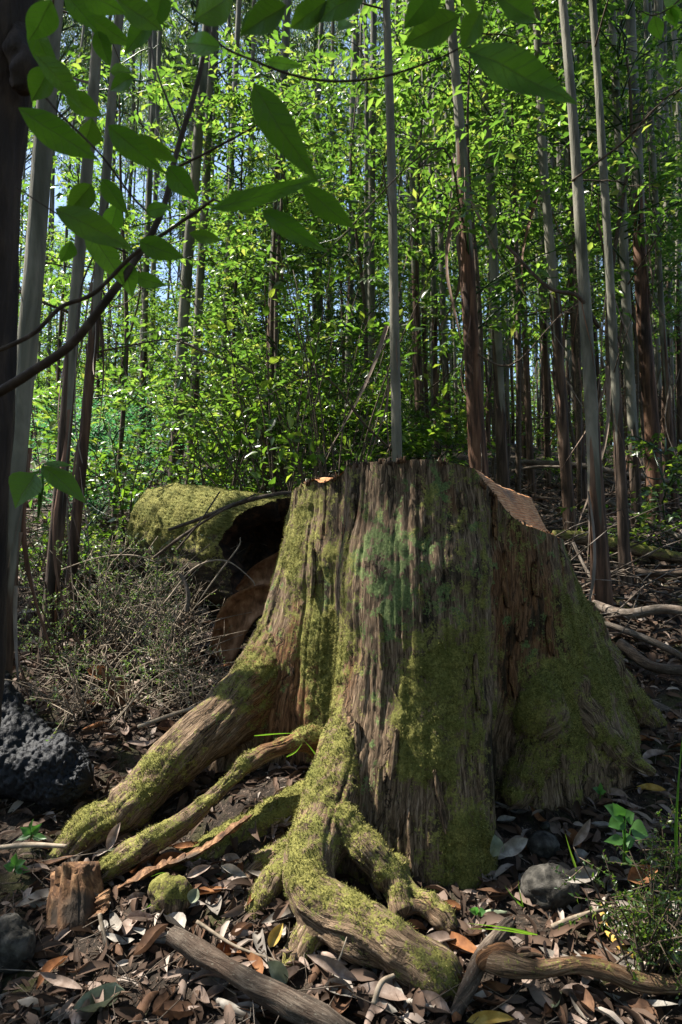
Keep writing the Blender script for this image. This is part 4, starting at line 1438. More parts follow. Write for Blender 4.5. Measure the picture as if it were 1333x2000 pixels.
LAND = [(40, 'the thick grey left trunk'), (125, 'the brown-based left trunks'), (270, 'the thin brown trunk'), (355, 'the close pale pair'), (530, 'the dark reddish trunk'), (675, 'the pale slim trunk'),
        (770, 'the straight slender trunk'), (920, 'the red-brown stringy trunk'), (1040, 'the thin gap trunks'), (1145, 'the pale smooth right trunk'), (1265, 'the wide red-brown right trunk')]


def beside(px_):
    x, nm = min(LAND, key=lambda l: abs(l[0] - px_))
    return ('just left of ' if px_ < x else 'just right of ') + nm


# the stand behind: thin regrowth trunks
cnt = 0
tries = 0
zones = {}
while cnt < 210 and tries < 9000:
    tries += 1
    Y = TREE_RND.uniform(8.0, 28) if cnt < 180 else TREE_RND.uniform(28, 55)
    bx = TREE_RND.uniform(-80, 1420)
    if cnt % 2 == 0:
        bx = TREE_RND.uniform(800, 1390)
    b = at(bx, 900, Y)
    if any((b[0] - q[0]) ** 2 + (b[1] - q[1]) ** 2 < .22 for q in TPOS):
        continue
    b[2] = float(gz(b[0], b[1]))
    w = TREE_RND.uniform(.022, .055)
    dpx = bx - (bx - 666) * TREE_RND.uniform(.02, .10) + TREE_RND.normal(0, 12)
    hr = TREE_RND.uniform(.5, 3.2)
    tone = TREE_RND.random() * .5
    side = 'left of the stump' if bx < 560 else ('behind the stump' if bx < 960 else 'right of the stump')
    how = 'far back' if Y > 17 else 'halfway back'
    col_ = 'brown' if hr > 1.8 else 'pale'
    lab = f'slender {col_} gum trunk {how}, {beside(bx)}'
    add_tree(b, dpx, Y, w, w * .8, hr, tone, lab, 'slender trunks standing ' + how + ' ' + beside(bx), TREE_RND.uniform(6.5, 13), TREE_RND.uniform(.8, 1.25), 10, 40, 3 if Y < 14 else 0, cnt + 40, .09)
    cnt += 1

# the far forest closing the slope, too far to tell trees apart
a = Acc()
fr_ = np.random.default_rng(31)
n = 62000
Yf = fr_.uniform(42, 62, n)
Xf = fr_.uniform(-.75, .75, n) * Yf
cl = fbm(np.stack([Xf * .35, Yf * .35, np.zeros(n)], -1), 2, 8)
Zf = gz0(Xf, Yf) + fr_.random(n) * (3.5 + 7 * cl)
leaves(a, np.stack([Xf, Yf, Zf], -1), fr_.normal(0, 1, (n, 3)) - [0, 0, .4], fr_.normal(0, 1, (n, 3)), fr_.uniform(.25, .5, n), fr_.uniform(.12, .22, n), T_SMALL, fr_.random(n))
ff = link('distant_forest', a.mesh('distant_forest', [M['under_leaf']]))
ff['kind'] = 'stuff'

# understory trees (broad leaves), explicit and random
SPOTS = [  # px of stem, Y, scale, big leaves, label
    (930, 5.9, 1.25, 1, 'bright leafy understory tree with large sprays before the red-brown trunk'),
    (1010, 6.8, 1.35, 1, 'leafy understory tree right of the red-brown trunk'),
    (560, 6.9, 1.25, 0, 'leafy understory tree just left of the straight slender trunk'),
    (700, 8.0, 1.35, 0, 'leafy understory tree behind the straight slender trunk'),
    (540, 6.8, 1.2, 0, 'leafy understory tree over the hollow log'),
    (1230, 6.2, 1.35, 0, 'leafy understory tree near the right edge'),
    (1130, 7.4, 1.4, 0, 'leafy understory tree beside the pale smooth right trunk'),
    (470, 8.3, 1.3, 0, 'leafy understory tree right of the close pale pair'),
    (220, 6.4, 1.2, 0, 'leafy understory tree left of the close pale pair'),
    (840, 8.4, 1.5, 0, 'leafy understory tree behind the stump left of the red-brown trunk'),
]


def add_under(b, s, mesh, label, group, seed, stemh=3.8):
    t = thing('understory_tree', label, 'tree', b, group)
    t.rotation_euler = (0, 0, TREE_RND.uniform(0, 6.28))
    link('crown', mesh, t, None, None, s)
    a = Acc()
    k = TREE_RND.normal(0, .12, (4, 2))
    P = np.array([[0, 0, -.1], [k[1][0], k[1][1], stemh * .4 * s], [k[2][0] * .5, k[2][1] * .5, stemh * .75 * s], [0, 0, stemh * s]])
    a.tube(P, [.022 * s, .018 * s, .012 * s, .005], 7, 16)
    link('trunk', a.mesh('trunk', [M['twig']]), t)
    return t


for k, (px_, Y, s, big, lab) in enumerate(SPOTS):
    b = at(px_, 900, Y)
    b[2] = float(gz(b[0], b[1]))
    add_under(b, s, UNDH[k % 4] if px_ > 820 and not big else (UNDB if big else UND)[k % (3 if big else 6)], lab, 'understory trees close behind the stump', k)
cnt = 0
while cnt < 125:
    Y = TREE_RND.uniform(8, 20) if cnt < 65 else TREE_RND.uniform(18, 38)
    bx = TREE_RND.uniform(-60, 1400)
    b = at(bx, 900, Y)
    b[2] = float(gz(b[0], b[1]))
    side = 'left of the stump' if bx < 560 else ('behind the stump' if bx < 960 else 'right of the stump')
    how = 'far back' if Y > 17 else 'halfway back'
    s = TREE_RND.uniform(.85, 1.45) * (1 if Y < 18 else 1.15)
    add_under(b, s, UNDH[cnt % 4] if bx > 780 and Y < 13 else UND[cnt % 6], f'leafy sapling {how}, {beside(bx)}', f'leafy saplings {how} {beside(bx)}', cnt + 50)
    cnt += 1

# ------------------------------------------------------------------ shrubs with separate leaves just behind the log
def leaf_mesh(L, W, mat, seed, nu=6, nvv=9, fold=.15, bend=.2, attrs=False, wave=.02):
    r = np.random.default_rng(seed)
    u = np.linspace(-1, 1, nu)
    v = np.linspace(0, 1, nvv)
    U, Vv = np.meshgrid(u, v, indexing='xy')
    pw = r.uniform(.66, .92)
    prof = np.clip(np.sin(np.pi * np.clip(Vv, 0, 1) ** pw), 0, 1) ** r.uniform(.85, 1.25) * (1 - .25 * Vv)
    prof = prof / prof.max()
    x = U * prof * W / 2
    y = Vv * L
    z = np.abs(U) * prof * W / 2 * fold * 2 - bend * L * Vv ** 2 + wave * L * np.sin(Vv * 9 + r.random() * 6 + U * 2) * prof
    P = np.stack([x, y, z], -1).reshape(-1, 3)
    i, j = np.meshgrid(np.arange(nvv - 1), np.arange(nu - 1), indexing='ij')
    q = np.stack([i * nu + j, i * nu + j + 1, (i + 1) * nu + j + 1, (i + 1) * nu + j], -1).reshape(-1, 4)
    at_ = dict(rnd=np.full(nu * nvv, r.random()))
    if attrs:
        at_.update(lu=(U * np.maximum(prof, .2)).ravel(), lv=Vv.ravel())
    return mesh_np('leaf', P, q, None, [mat], at_)


SH = [leaf_mesh(r_, r_ * .5, M['shrub_leaf'], 500 + k, 5, 6) for k, r_ in enumerate(np.linspace(.055, .10, 14))]


def quat_from(D, N):
    D = unit(D)
    N = np.asarray(N, float)
    N = unit(N - D * np.dot(N, D))
    X = np.cross(D, N)
    return Matrix(((X[0], D[0], N[0]), (X[1], D[1], N[1]), (X[2], D[2], N[2]))).to_euler()


SHRUB_SPOTS = [(250, 895, 5.6, 1.0, 'broad-leaved bush left of the log under the thin brown trunk'), (345, 880, 5.9, 1.25, 'broad-leaved bush rising behind the left end of the log'),
               (430, 885, 5.7, 1.3, 'broad-leaved bush behind the middle of the log'), (545, 895, 5.6, 1.9, 'broad-leaved bush behind the open end of the log'),
               (650, 900, 5.4, 2.1, 'tall broad-leaved bush behind the left rim of the stump'), (590, 860, 6.3, 2.5, 'tall bush with bright leaves behind the log end')]
for k, (px_, py_, Y, s, lab) in enumerate(SHRUB_SPOTS):
    r = np.random.default_rng(700 + k)
    b = at(px_, py_, Y)
    b[2] = float(gz(b[0], b[1]))
    t = thing('broadleaf_bush', lab, 'bush', b, 'broad-leaved bushes behind the log')
    a = Acc()
    Lp = []
    for q in range(9 if s < 1.5 else 17):
        az = r.uniform(0, 6.28)
        tip = np.array([math.cos(az) * r.uniform(.15, .6), math.sin(az) * r.uniform(.15, .5), r.uniform(.5, 1.25)]) * s
        mid = tip * .5 + np.array([0, 0, .12]) + r.normal(0, .04, 3)
        C = catmull(np.array([[0, 0, -.05], mid, tip]), 12)
        a.tube(C, np.linspace(.009, .003, 12), 5)
        for w in range(16):
            f = r.uniform(.3, 1)
            p = C[int(f * 11)]
            tw = unit(np.array([math.cos(az), math.sin(az), .4]) + r.normal(0, .7, 3))
            Lp.append((p + tw * r.uniform(.02, .12), unit(tw + r.normal(0, .3, 3)), np.array([0, 0, 1]) + r.normal(0, .4, 3)))
    link('stem', a.mesh('stem', [M['twig']]), t)
    for (p, d, n_) in Lp:
        link('leaf', SH[r.integers(len(SH))], t, p, quat_from(d, n_), r.uniform(.8, 1.3) * (1 if s < 1.5 else 1.15))

# trees standing behind and beside the camera: they close off the sky there
for k in range(46):
    az = TREE_RND.uniform(-2.75, 2.75) if k < 34 else TREE_RND.uniform(-3.1, 3.1)
    rad_ = TREE_RND.uniform(3.2, 11)
    b = np.array([math.sin(az) * rad_, -math.cos(az) * rad_, 0])
    if b[1] > 1.0 and abs(b[0]) < .62 * b[1] + 1.2:
        continue
    if b[0] < -1 and b[1] > .2:
        continue
    b[2] = float(gz(b[0], b[1]))
    if k % 3 == 0:
        w = TREE_RND.uniform(.05, .09)
        t = thing('gum_tree', 'gum tree outside the picture behind the viewpoint', 'tree', b, 'trees round the viewpoint')
        hh = TREE_RND.uniform(5, 8)
        link('trunk', trunk_mesh('trunk', [0, 0, -.1], [.2, .1, hh + 4], w, w * .8, 1.5, .4, 10, 30, .08, k + 300), t)
        for q in range(3):
            link('crown', GUM[(k + q) % 5], t, (.1, .05, hh - 2.2 + 2 * q), (0, 0, q * 2 + k), 1.15)
    else:
        add_under(b, TREE_RND.uniform(1.0, 1.7), UND[k % 6], 'leafy sapling outside the picture behind the viewpoint', 'saplings round the viewpoint', k + 900)

# low bushes filling behind (single meshes)
LOWB = [under_crown(460 + i, H=1.3, nb=22, per=5, nl=10, Lr=(.05, .09), wr=.5, spread=.8, mat='shrub_leaf', z0f=.05) for i in range(3)]
BLUEB = [under_crown(470 + i, H=1.1, nb=26, per=7, nl=16, Lr=(.018, .035), wr=.35, spread=.8, mat='blue_leaf', z0f=.05, droop=0) for i in range(2)]
for k, (px_, Y, s, kind, lab) in enumerate([
    (190, 7.0, 1.2, 1, 'fine blue-green shrub among the left trunks'), (130, 7.6, 1.4, 1, 'second fine blue-green shrub behind the brown left trunks'),
    (420, 8.4, 1.0, 1, 'fine blue-green shrub right of the close pale pair'), (250, 8.6, 1.4, 1, 'distant fine blue-green shrub left of the close pale pair'),
    (480, 7.0, 1.2, 0, 'low green bush under the dark reddish trunk'), (170, 5.4, 1.0, 0, 'low green bush beside the left trunks'),
    (720, 6.6, 1.3, 0, 'low green bush behind the stump left rim'), (1085, 9.5, 1.0, 0, 'low bush far right between brown trunks'),
    (1300, 5.7, 1.0, 0, 'low bush at the right edge behind fallen sticks'), (860, 7.6, 1.1, 0, 'low bush behind the stump top'),
    (590, 7.4, 1.3, 0, 'low bush between the dark reddish trunk and the stump')]):
    b = at(px_, 900, Y)
    b[2] = float(gz(b[0], b[1]))
    t = thing('low_bush', lab, 'bush', b, 'low bushes between the trunks')
    link('foliage', (BLUEB if kind else LOWB)[k % (2 if kind else 3)], t, None, (0, 0, k * 1.3), s)

# ------------------------------------------------------------------ fine dry shrubs on the left bank
def fine_shrub(label, px_, py_, Y, w, h, nt, nl, seed, dry=.5, group='fine wiry shrubs on the left bank', tm='drytwig', lm='fine_leaf'):
    r = np.random.default_rng(seed)
    b = at(px_, py_, Y)
    b[2] = float(gz(b[0], b[1]))
    t = thing('wiry_shrub', label, 'shrub', b, group)
    a, lf = Acc(), Acc()
    Ps, Ds = [], []
    for q in range(nt):
        st = np.array([r.normal(0, w * .22), r.normal(0, w * .18), -.03])
        tip = np.array([r.normal(0, w * .55), r.normal(0, w * .4), h * r.uniform(.25, 1.0)])
        mid = .55 * tip + .45 * st + r.normal(0, .08 * w, 3) + np.array([0, 0, .1 * h])
        C = catmull(np.array([st, mid, tip]), 10)
        a.tube(C, np.linspace(.0038, .0014, 10), 4)
        for s_ in range(4):
            i0 = r.integers(3, 9)
            dv = unit(r.normal(0, 1, 3) + np.array([0, 0, .3]))
            e = C[i0] + dv * r.uniform(.05, .16)
            a.tube([C[i0], e], [.0018, .0008], 3)
            if r.random() > dry:
                n = nl
                k = np.linspace(.15, 1, n)[:, None]
                Ps.append(C[i0] + (e - C[i0]) * k)
                Ds.append(unit(dv * .6 + r.normal(0, .8, (n, 3))))
    link('twigs', a.mesh('twigs', [M[tm]]), t)
    if Ps:
        P, D = np.vstack(Ps), np.vstack(Ds)
        L = r.uniform(.010, .022, len(P))
        leaves(lf, P, D, r.normal(0, 1, (len(P), 3)), L, L * .45, T_SMALL, r.random(len(P)))
        o = link('foliage', lf.mesh('foliage', [M[lm]]), t)
    return t


fine_shrub('wiry shrub with tiny pale leaves in front of the log', 235, 1190, 4.1, .55, .75, 44, 18, 801, .1)
fine_shrub('tangle of dry twigs under the log', 330, 1230, 3.9, .5, .5, 46, 8, 802, .8)
fine_shrub('sparse wiry shrub beside the left brown trunk', 120, 1220, 3.8, .5, .65, 40, 16, 803, .1, tm='twig')
fine_shrub('low dry tangle above the charred log', 190, 1370, 3.45, .5, .35, 50, 12, 804, .5)
fine_shrub('upright seedling with tiny green leaves before the bark slab', 325, 1330, 3.6, .12, .5, 16, 12, 805, .0)
fine_shrub('dry twig mat right above the big left root', 400, 1350, 3.5, .35, .22, 50, 6, 806, .8)
fine_shrub('wiry shrub at the left end of the log', 90, 1080, 4.8, .6, .8, 60, 14, 807, .1, tm='twig')
fine_shrub('leafless tangle of twigs leaning over the log top', 350, 1000, 4.35, .4, .35, 26, 6, 811, .9)
fine_shrub('thin wiry shrub against the log side', 300, 1120, 4.5, .45, .5, 36, 12, 808, .2)
fine_shrub('dark green wiry shrub in the bottom right corner', 1275, 1840, 2.05, .2, .36, 40, 14, 809, .0, 'wiry shrubs at the right edge', 'twig', 'shrub_leaf')
fine_shrub('wiry sprig at the right edge beside the tall grass blade', 1325, 1690, 2.4, .14, .28, 20, 12, 810, .1, 'wiry shrubs at the right edge', 'twig', 'shrub_leaf')

# ------------------------------------------------------------------ leaf litter
def litter_shape(seed, L, W, curl):
    r = np.random.default_rng(seed)
    nu, nvv = 4, 8
    u = np.linspace(-1, 1, nu)
    v = np.linspace(0, 1, nvv)
    U, Vv = np.meshgrid(u, v, indexing='xy')
    prof = np.sin(np.pi * Vv ** .85) ** .75
    x = U * prof * W / 2 + .22 * L * (Vv - .5) ** 2 * r.uniform(-1.2, 1.2)
    y = (Vv - .5) * L
    z = curl * W * (U ** 2) * prof + r.uniform(-.25, .35) * L * (Vv - .5) ** 2 * 2 + .03 * L * np.sin(Vv * 8 + r.random() * 6)
    z = z - z.min() * .6
    P = np.stack([x, y, z], -1).reshape(-1, 3)
    i, j = np.meshgrid(np.arange(nvv - 1), np.arange(nu - 1), indexing='ij')
    q = np.stack([i * nu + j, i * nu + j + 1, (i + 1) * nu + j + 1, (i + 1) * nu + j], -1).reshape(-1, 4)
    return P, q


LSH = [litter_shape(900 + k, *d) for k, d in enumerate([(.13, .03, .5), (.15, .028, .3), (.11, .035, .7), (.16, .04, .4), (.09, .045, .3), (.12, .05, .8), (.14, .024, -.4), (.10, .03, -.6)])]
LMATS = [('lit_pink', 'pinkish brown'), ('lit_brown', 'dark brown'), ('lit_grey', 'pale grey'), ('lit_rust', 'rusty orange'), ('lit_green', 'grey-green'), ('lit_yellow', 'yellow')]
LME = {}
for k, (P, q) in enumerate(LSH):
    for mn, _ in LMATS:
        LME[(k, mn)] = mesh_np('fallen_leaf', P, q, None, [M[mn]])
lr = np.random.default_rng(55)


def gnormal(x, y):
    e = .03
    return unit(np.array([-(float(gz(x + e, y)) - float(gz(x - e, y))) / (2 * e), -(float(gz(x, y + e)) - float(gz(x, y - e))) / (2 * e), 1]))


MARKS = [(150, 1790, 'the rotten block'), (332, 1752, 'the mossy green stone'), (450, 1893, 'the thick dead branch'), (620, 1960, 'the dead branch low end'), (250, 1640, 'the arching mossy root'),
         (400, 1670, 'the torn rusty strip'), (590, 1860, 'the front root stub'), (690, 1800, 'the curling front root'), (860, 1930, 'the curling root tip'), (940, 1870, 'the weathered branch'),
         (1075, 1735, 'the rounded grey stone'), (1062, 1652, 'the flat dark stone'), (1215, 1640, 'the toothed green seedling'), (1180, 1890, 'the knobbly root branch'), (1275, 1840, 'the dark wiry shrub'),
         (1240, 1480, 'the right root tip'), (1010, 1585, 'the right root mound'), (18, 1845, 'the blue-grey corner stone'), (90, 1640, 'the left root end'), (330, 1470, 'the big left root'), (150, 1480, 'the charred log'), (220, 1370, 'the dry tangle'),
         (1320, 1600, 'the tall grass blade'), (230, 1940, 'the bottom left litter'), (1100, 1960, 'the bottom edge right of centre'), (780, 1750, 'the small front root')]


def near_mark(qx, qy):
    x, y, nm = min(MARKS, key=lambda l: (l[0] - qx) ** 2 + (l[1] - qy) ** 2)
    dx, dy = qx - x, qy - y
    if abs(dx) > abs(dy):
        return ('left of ' if dx < 0 else 'right of ') + nm
    return ('above ' if dy < 0 else 'below ') + nm


ZON = [(60, 1640, 560, 2000, 'below the left roots', 95), (560, 1780, 1000, 2000, 'around the curling front root', 50), (950, 1580, 1333, 2000, 'right of the stump base', 90),
       (1180, 1380, 1333, 1600, 'beside the right root', 25), (180, 1290, 470, 1520, 'above the big left root', 40)]
nobj = 0
for (x0, y0, x1, y1, zl, n) in ZON:
    for q in range(n):
        b = on_ground(lr.uniform(x0, x1), lr.uniform(y0, y1))
        mi = lr.choice(6, p=[.36, .26, .22, .09, .05, .02])
        mn, cn = LMATS[mi]
        k = lr.integers(8)
        az = lr.uniform(0, 6.28)
        nrm = unit(gnormal(b[0], b[1]) + lr.normal(0, .25, 3))
        d = unit(np.array([math.cos(az), math.sin(az), 0]) + lr.normal(0, .12, 3))
        s = lr.uniform(.6, 1.15) * (1.15 if b[1] < 2.4 else 1)
        shape = 'broad' if k in (4, 5) else ('curled' if k in (2, 7) else 'long')
        o = link('fallen_leaf', LME[(k, mn)], None, b + np.array([0, 0, lr.uniform(.004, .025)]), quat_from(d, nrm), s)
        qx, qy = project(b)
        wh = near_mark(float(qx), float(qy))
        tag(o, f'{cn} {shape} fallen leaf {wh}', 'leaf', f'{cn} {shape} fallen leaves {wh}')
        nobj += 1
# individually noted leaves (px, py, Y or None, axis end px, py, width scale, material, label)
for (x0, y0, x1, y1, Y, W, mn, lab) in [
    (735, 1705, 700, 1735, 2.0, .0, 'lit_green', None),
    (372, 1765, 385, 1735, 2.28, .04, 'lit_green', 'grey-green oval leaf standing on edge beside the mossy stone'),
    (430, 1690, 480, 1712, 2.34, .03, 'lit_grey', 'pale leaf catching sun between the two front roots'),
    (365, 1713, 412, 1690, 2.36, .03, 'lit_pink', 'pinkish leaf tilted up below the torn rusty strip'),
    (525, 1850, 552, 1802, 2.12, .035, 'lit_yellow', 'upright yellow leaf before the front root stub'),
    (520, 1880, 560, 1920, 2.02, .05, 'lit_green', 'green and white broad leaf under the dead branch'),
    (600, 1868, 700, 1920, 2.0, .035, 'lit_pink', 'long pink leaf arching in front of the curling root'),
    (965, 1675, 970, 1630, 2.45, .05, 'lit_green', 'blue-green oval leaf standing at the stump base'),
    (975, 1672, 1032, 1640, 2.44, .05, 'lit_grey', 'grey curled leaf left of the flat dark stone'),
    (1120, 1655, 1155, 1600, 2.45, .03, 'lit_pink', 'curved tan leaf standing right of the flat dark stone'),
    (1220, 1720, 1280, 1700, 2.3, .06, 'lit_rust', 'broad rusty leaf on the litter at right'),
    (210, 1660, 235, 1605, 2.55, .035, 'lit_pink', 'pink leaf standing upright between the left roots'),
    (905, 1990, 1000, 1985, 1.9, .03, 'lit_yellow', 'bright yellow leaf at the bottom edge'),
    (205, 1300, 250, 1400, 3.5, .10, 'lit_brown', 'large brown curled leaf of bark on the left bank'),
    (170, 1310, 225, 1330, 3.55, .08, 'lit_rust', 'orange-brown curled leaf above the charred log'),
    (1300, 1850, 1345, 1900, 2.0, .06, 'lit_green', 'pale grey-green leaf at the lower right edge'),
    (1100, 1720, 1170, 1705, 2.3, .05, 'lit_grey', 'pale grey leaf right of the rounded stone'),
]:
    if not lab:
        continue
    A, B = at(x0, y0, Y), at(x1, y1, Y + .03)
    L = np.linalg.norm(B - A)
    P, q = litter_shape(int(x0), L, W, .4)
    m_ = mesh_np('fallen_leaf', P, q, None, [M[mn]])
    o = link('fallen_leaf', m_, None, (A + B) / 2, quat_from(B - A, np.array([.2, -.8, .7])))
    tag(o, lab, 'leaf')


def litter_stuff(name, n, xr, yr, lo, hi, seed, tilt=.35, lift=.02):
    r = np.random.default_rng(seed)
    x = r.uniform(*xr, n)
    y = yr[0] + (yr[1] - yr[0]) * r.random(n) ** 1.3
    z = gz(x, y) + r.uniform(.001, lift, n)
    a = Acc()
    az = r.uniform(0, 6.28, n)
    D = np.stack([np.cos(az), np.sin(az), r.normal(0, .2, n) + .3 * np.sin(az)], -1)
    N = np.array([0, -.3, 1.0]) + r.normal(0, tilt, (n, 3))
    L = r.uniform(lo, hi, n)
    leaves(a, np.stack([x, y, z], -1), D, N, L, L * r.uniform(.18, .38, n), T_MID, r.random(n))
    o = link(name, a.mesh(name, [M['litter']]))
    o['kind'] = 'stuff'
    return o


litter_stuff('leaf_litter', 9000, (-2.2, 2.4), (1.55, 4.2), .03, .11, 61, .55)
litter_stuff('leaf_crumbs', 9000, (-2.0, 2.2), (1.55, 4.0), .008, .03, 63, .7, .012)
litter_stuff('leaf_litter', 14000, (-5, 6), (4.0, 10), .06, .15, 62, .45, .04)
# fine twigs in the litter
a = Acc()
for q in range(1100):
    x, y = lr.uniform(-2, 2.2), 1.6 + 3.0 * lr.random() ** 1.3
    az = lr.uniform(0, 6.28)
    L = lr.uniform(.05, .28)
    d = np.array([math.cos(az), math.sin(az)]) * L
    z0, z1 = float(gz0(x, y)), float(gz0(x + d[0], y + d[1]))
    m = np.array([x + d[0] / 2 + lr.normal(0, .02), y + d[1] / 2 + lr.normal(0, .02), (z0 + z1) / 2 + .02])
    a.tube([[x, y, z0 + .01], m, [x + d[0], y + d[1], z1 + .015]], [.002, .0017, .0009], 3)
tl = link('twig_litter', a.mesh('twig_litter', [M['brush']]))
tl['kind'] = 'stuff'
# dead brush on the slope behind, right: sticks one cannot count
a = Acc()
for q in range(900):
    Y = lr.uniform(4.2, 13)
    x = at(lr.uniform(950, 1420) if q % 3 else lr.uniform(-60, 700), 900, Y)[0]
    az = lr.uniform(0, 6.28)
    L = lr.uniform(.3, 1.4)
    d = np.array([math.cos(az), math.sin(az) * .6, lr.normal(.05, .22)]) * L
    p = np.array([x, Y, float(gz0(x, Y)) + lr.uniform(.0, .15)])
    a.tube([p, p + d * .5 + lr.normal(0, .05, 3), p + d], [lr.uniform(.003, .010), .005, .002], 4)
tl = link('fallen_brushwood', a.mesh('fallen_brushwood', [M['brush']]))
tl['kind'] = 'stuff'

# ------------------------------------------------------------------ small green plants
def blade_of_grass(points, w, label, Yb=None):
    P, _ = pts(*[(a, b, c, 0) for a, b, c in points])
    n = 14
    C = catmull(P, n)
    T = unit(np.gradient(C, axis=0))
    X = unit(np.cross(T, np.array([0, 1, .2])))
    nn = np.cross(X, T)
    ww = w * np.interp(np.arange(n), [0, 3, n - 1], [.5, 1, .05])
    Vv = np.concatenate([C - X * ww[:, None] + nn * ww[:, None] * .5, C, C + X * ww[:, None] + nn * ww[:, None] * .5]) - C[0]
    k = np.arange(n - 1)
    q = np.vstack([np.stack([k, n + k, n + k + 1, k + 1], -1), np.stack([n + k, 2 * n + k, 2 * n + k + 1, n + k + 1], -1)])
    o = link('grass_blade', mesh_np('grass_blade', Vv, q, None, [M['grass']], dict(rnd=np.full(3 * n, lr.random()))), loc=C[0])
    return tag(o, label, 'grass blade', 'single green grass blades')


blade_of_grass([(1128, 1702, 2.36), (1115, 1665, 2.36), (1104, 1628, 2.36)], .004, 'upright bright grass blade right of the flat dark stone')
blade_of_grass([(1020, 1770, 2.2), (1005, 1755, 2.2), (986, 1730, 2.22)], .003, 'short grass blade left of the rounded stone leaning left')
blade_of_grass([(1022, 1772, 2.2), (1016, 1745, 2.2), (1012, 1718, 2.2)], .0025, 'short upright grass blade left of the rounded stone')
blade_of_grass([(1050, 1826, 2.1), (985, 1812, 2.08), (912, 1803, 2.06)], .004, 'long upper grass blade lying flat below the stump base')
blade_of_grass([(1040, 1826, 2.1), (975, 1816, 2.08), (914, 1814, 2.05)], .003, 'lower grass blade lying flat below the stump base')
blade_of_grass([(1322, 1700, 2.1), (1322, 1600, 2.1), (1330, 1480, 2.1), (1338, 1400, 2.1)], .005, 'tall grass blade at the right edge')
blade_of_grass([(625, 1485, 2.6), (608, 1462, 2.6), (596, 1448, 2.6)], .003, 'dark grass blade at the arch of the mossy root')
blade_of_grass([(560, 1478, 2.58), (578, 1468, 2.57), (591, 1452, 2.57)], .004, 'short bright grass blade on the arching mossy root')
blade_of_grass([(497, 1437, 2.6), (545, 1433, 2.62), (583, 1432, 2.64)], .003, 'grass blade lying along the top of the arching root')
blade_of_grass([(330, 1730, 2.36), (290, 1770, 2.33), (250, 1800, 2.3)], .003, 'thin grass blade in the shade under the torn strip')
blade_of_grass([(345, 1722, 2.36), (320, 1705, 2.36), (295, 1712, 2.36)], .003, 'curled grass blade under the torn strip')


def herb(label, px_, py_, Y, leaves_px, mat, name='seedling', h=None):
    base = at(px_, py_, Y)
    t = thing(name, label, 'seedling', base)
    a = Acc()
    for (bx, by, tx, ty, w) in leaves_px:
        A, B = at(bx, by, Y), at(tx, ty, Y - .02)
        L = np.linalg.norm(B - A)
        m_ = leaf_mesh(L, w / F * Y, mat, int(bx + by), 7, 9, .12, .12, True)
        link('leaf', m_, t, A - base, quat_from(B - A, np.array([lr.normal(0, .3), -.75, .65])))
        a.tube([base * 0, (A - base) * .5 + np.array([.004, 0, .006]), A - base], [.0025, .002, .0015], 5)
    link('stem', a.mesh('stem', [M['grass']]), t)
    return t


herb('green seedling with several toothed leaves at right on bare soil', 1218, 1690, 2.3,
     [(1218, 1600, 1185, 1572, 34), (1218, 1605, 1190, 1612, 30), (1222, 1598, 1238, 1588, 30), (1218, 1640, 1182, 1642, 20), (1222, 1645, 1240, 1640, 28), (1232, 1618, 1268, 1630, 44), (1222, 1672, 1236, 1688, 16), (1215, 1600, 1200, 1570, 28)], M['herb'])
herb('tiny green seedling on the soil left of the rounded stone', 935, 1790, 2.15, [(933, 1783, 918, 1776, 14), (936, 1783, 948, 1780, 16), (934, 1785, 930, 1772, 12)], M['herb'])
herb('small green seedling near the left charred log', 60, 1640, 2.6, [(60, 1630, 40, 1615, 16), (62, 1628, 80, 1610, 16), (60, 1632, 30, 1640, 14), (60, 1626, 62, 1600, 14), (64, 1634, 90, 1636, 14)], M['herb'])
herb('small green seedling at the far left on litter', 28, 1705, 2.5, [(28, 1695, 8, 1690, 18), (30, 1693, 48, 1680, 18), (29, 1690, 30, 1668, 16), (30, 1698, 58, 1700, 16)], M['herb'])
herb('tiny seedling on dark soil right of the mossy mound', 1172, 1560, 2.7, [(1172, 1548, 1160, 1538, 14), (1173, 1548, 1184, 1545, 12), (1172, 1545, 1174, 1530, 10)], M['herb'])
herb('seedling with one broad and one bright leaf at the left edge', 75, 1010, 1.25, [(70, 925, 25, 990, 78), (82, 910, 170, 975, 46), (85, 906, 140, 905, 18)], M['blade_bright'])

# ------------------------------------------------------------------ leafy sapling hanging into the frame, near
sap = thing('leafy_sapling', 'dark leafy sapling stem arching in from the left close to the camera', 'sapling', at(-60, 820, 1.1))
so = np.array(sap.location)


def stem(name, parent, org, mat, *p, ns=10, n=50):
    P, rad = pts(*p)
    rad = rad * .54
    V, Q, T, *_ = tube(P, rad, ns, n)
    V = V + ((fbm(V * 40, 2, 3) - .5) * .25 * rad.mean())[:, None]
    return link(name, mesh_np(name, V - org, Q, T, [M[mat]]), parent)


stem('stem', sap, so, 'stem', (-70, 800, 1.15, .017), (0, 765, 1.12, .015), (60, 728, 1.1, .014), (140, 672, 1.08, .013), (210, 585, 1.06, .012), (270, 500, 1.06, .010), (318, 410, 1.06, .009), (345, 300, 1.06, .008), (378, 190, 1.06, .0075), (398, 110, 1.06, .006), (410, 20, 1.06, .005), n=90)
stem('twig', sap, so, 'stem', (-40, 700, 1.05, .0065), (60, 655, 1.04, .0065), (120, 600, 1.035, .006), (185, 572, 1.03, .006), (262, 497, 1.0, .0055), (335, 447, .98, .005), (420, 388, .95, .004), n=60)
stem('twig', sap, so, 'stem', (350, 325, 1.05, .004), (400, 300, 1.02, .0035), (460, 268, 1.0, .003), (515, 238, .98, .002))
stem('twig', sap, so, 'stem', (240, -20, 1.1, .003), (285, 60, 1.1, .003), (310, 150, 1.08, .003), (355, 265, 1.06, .004))
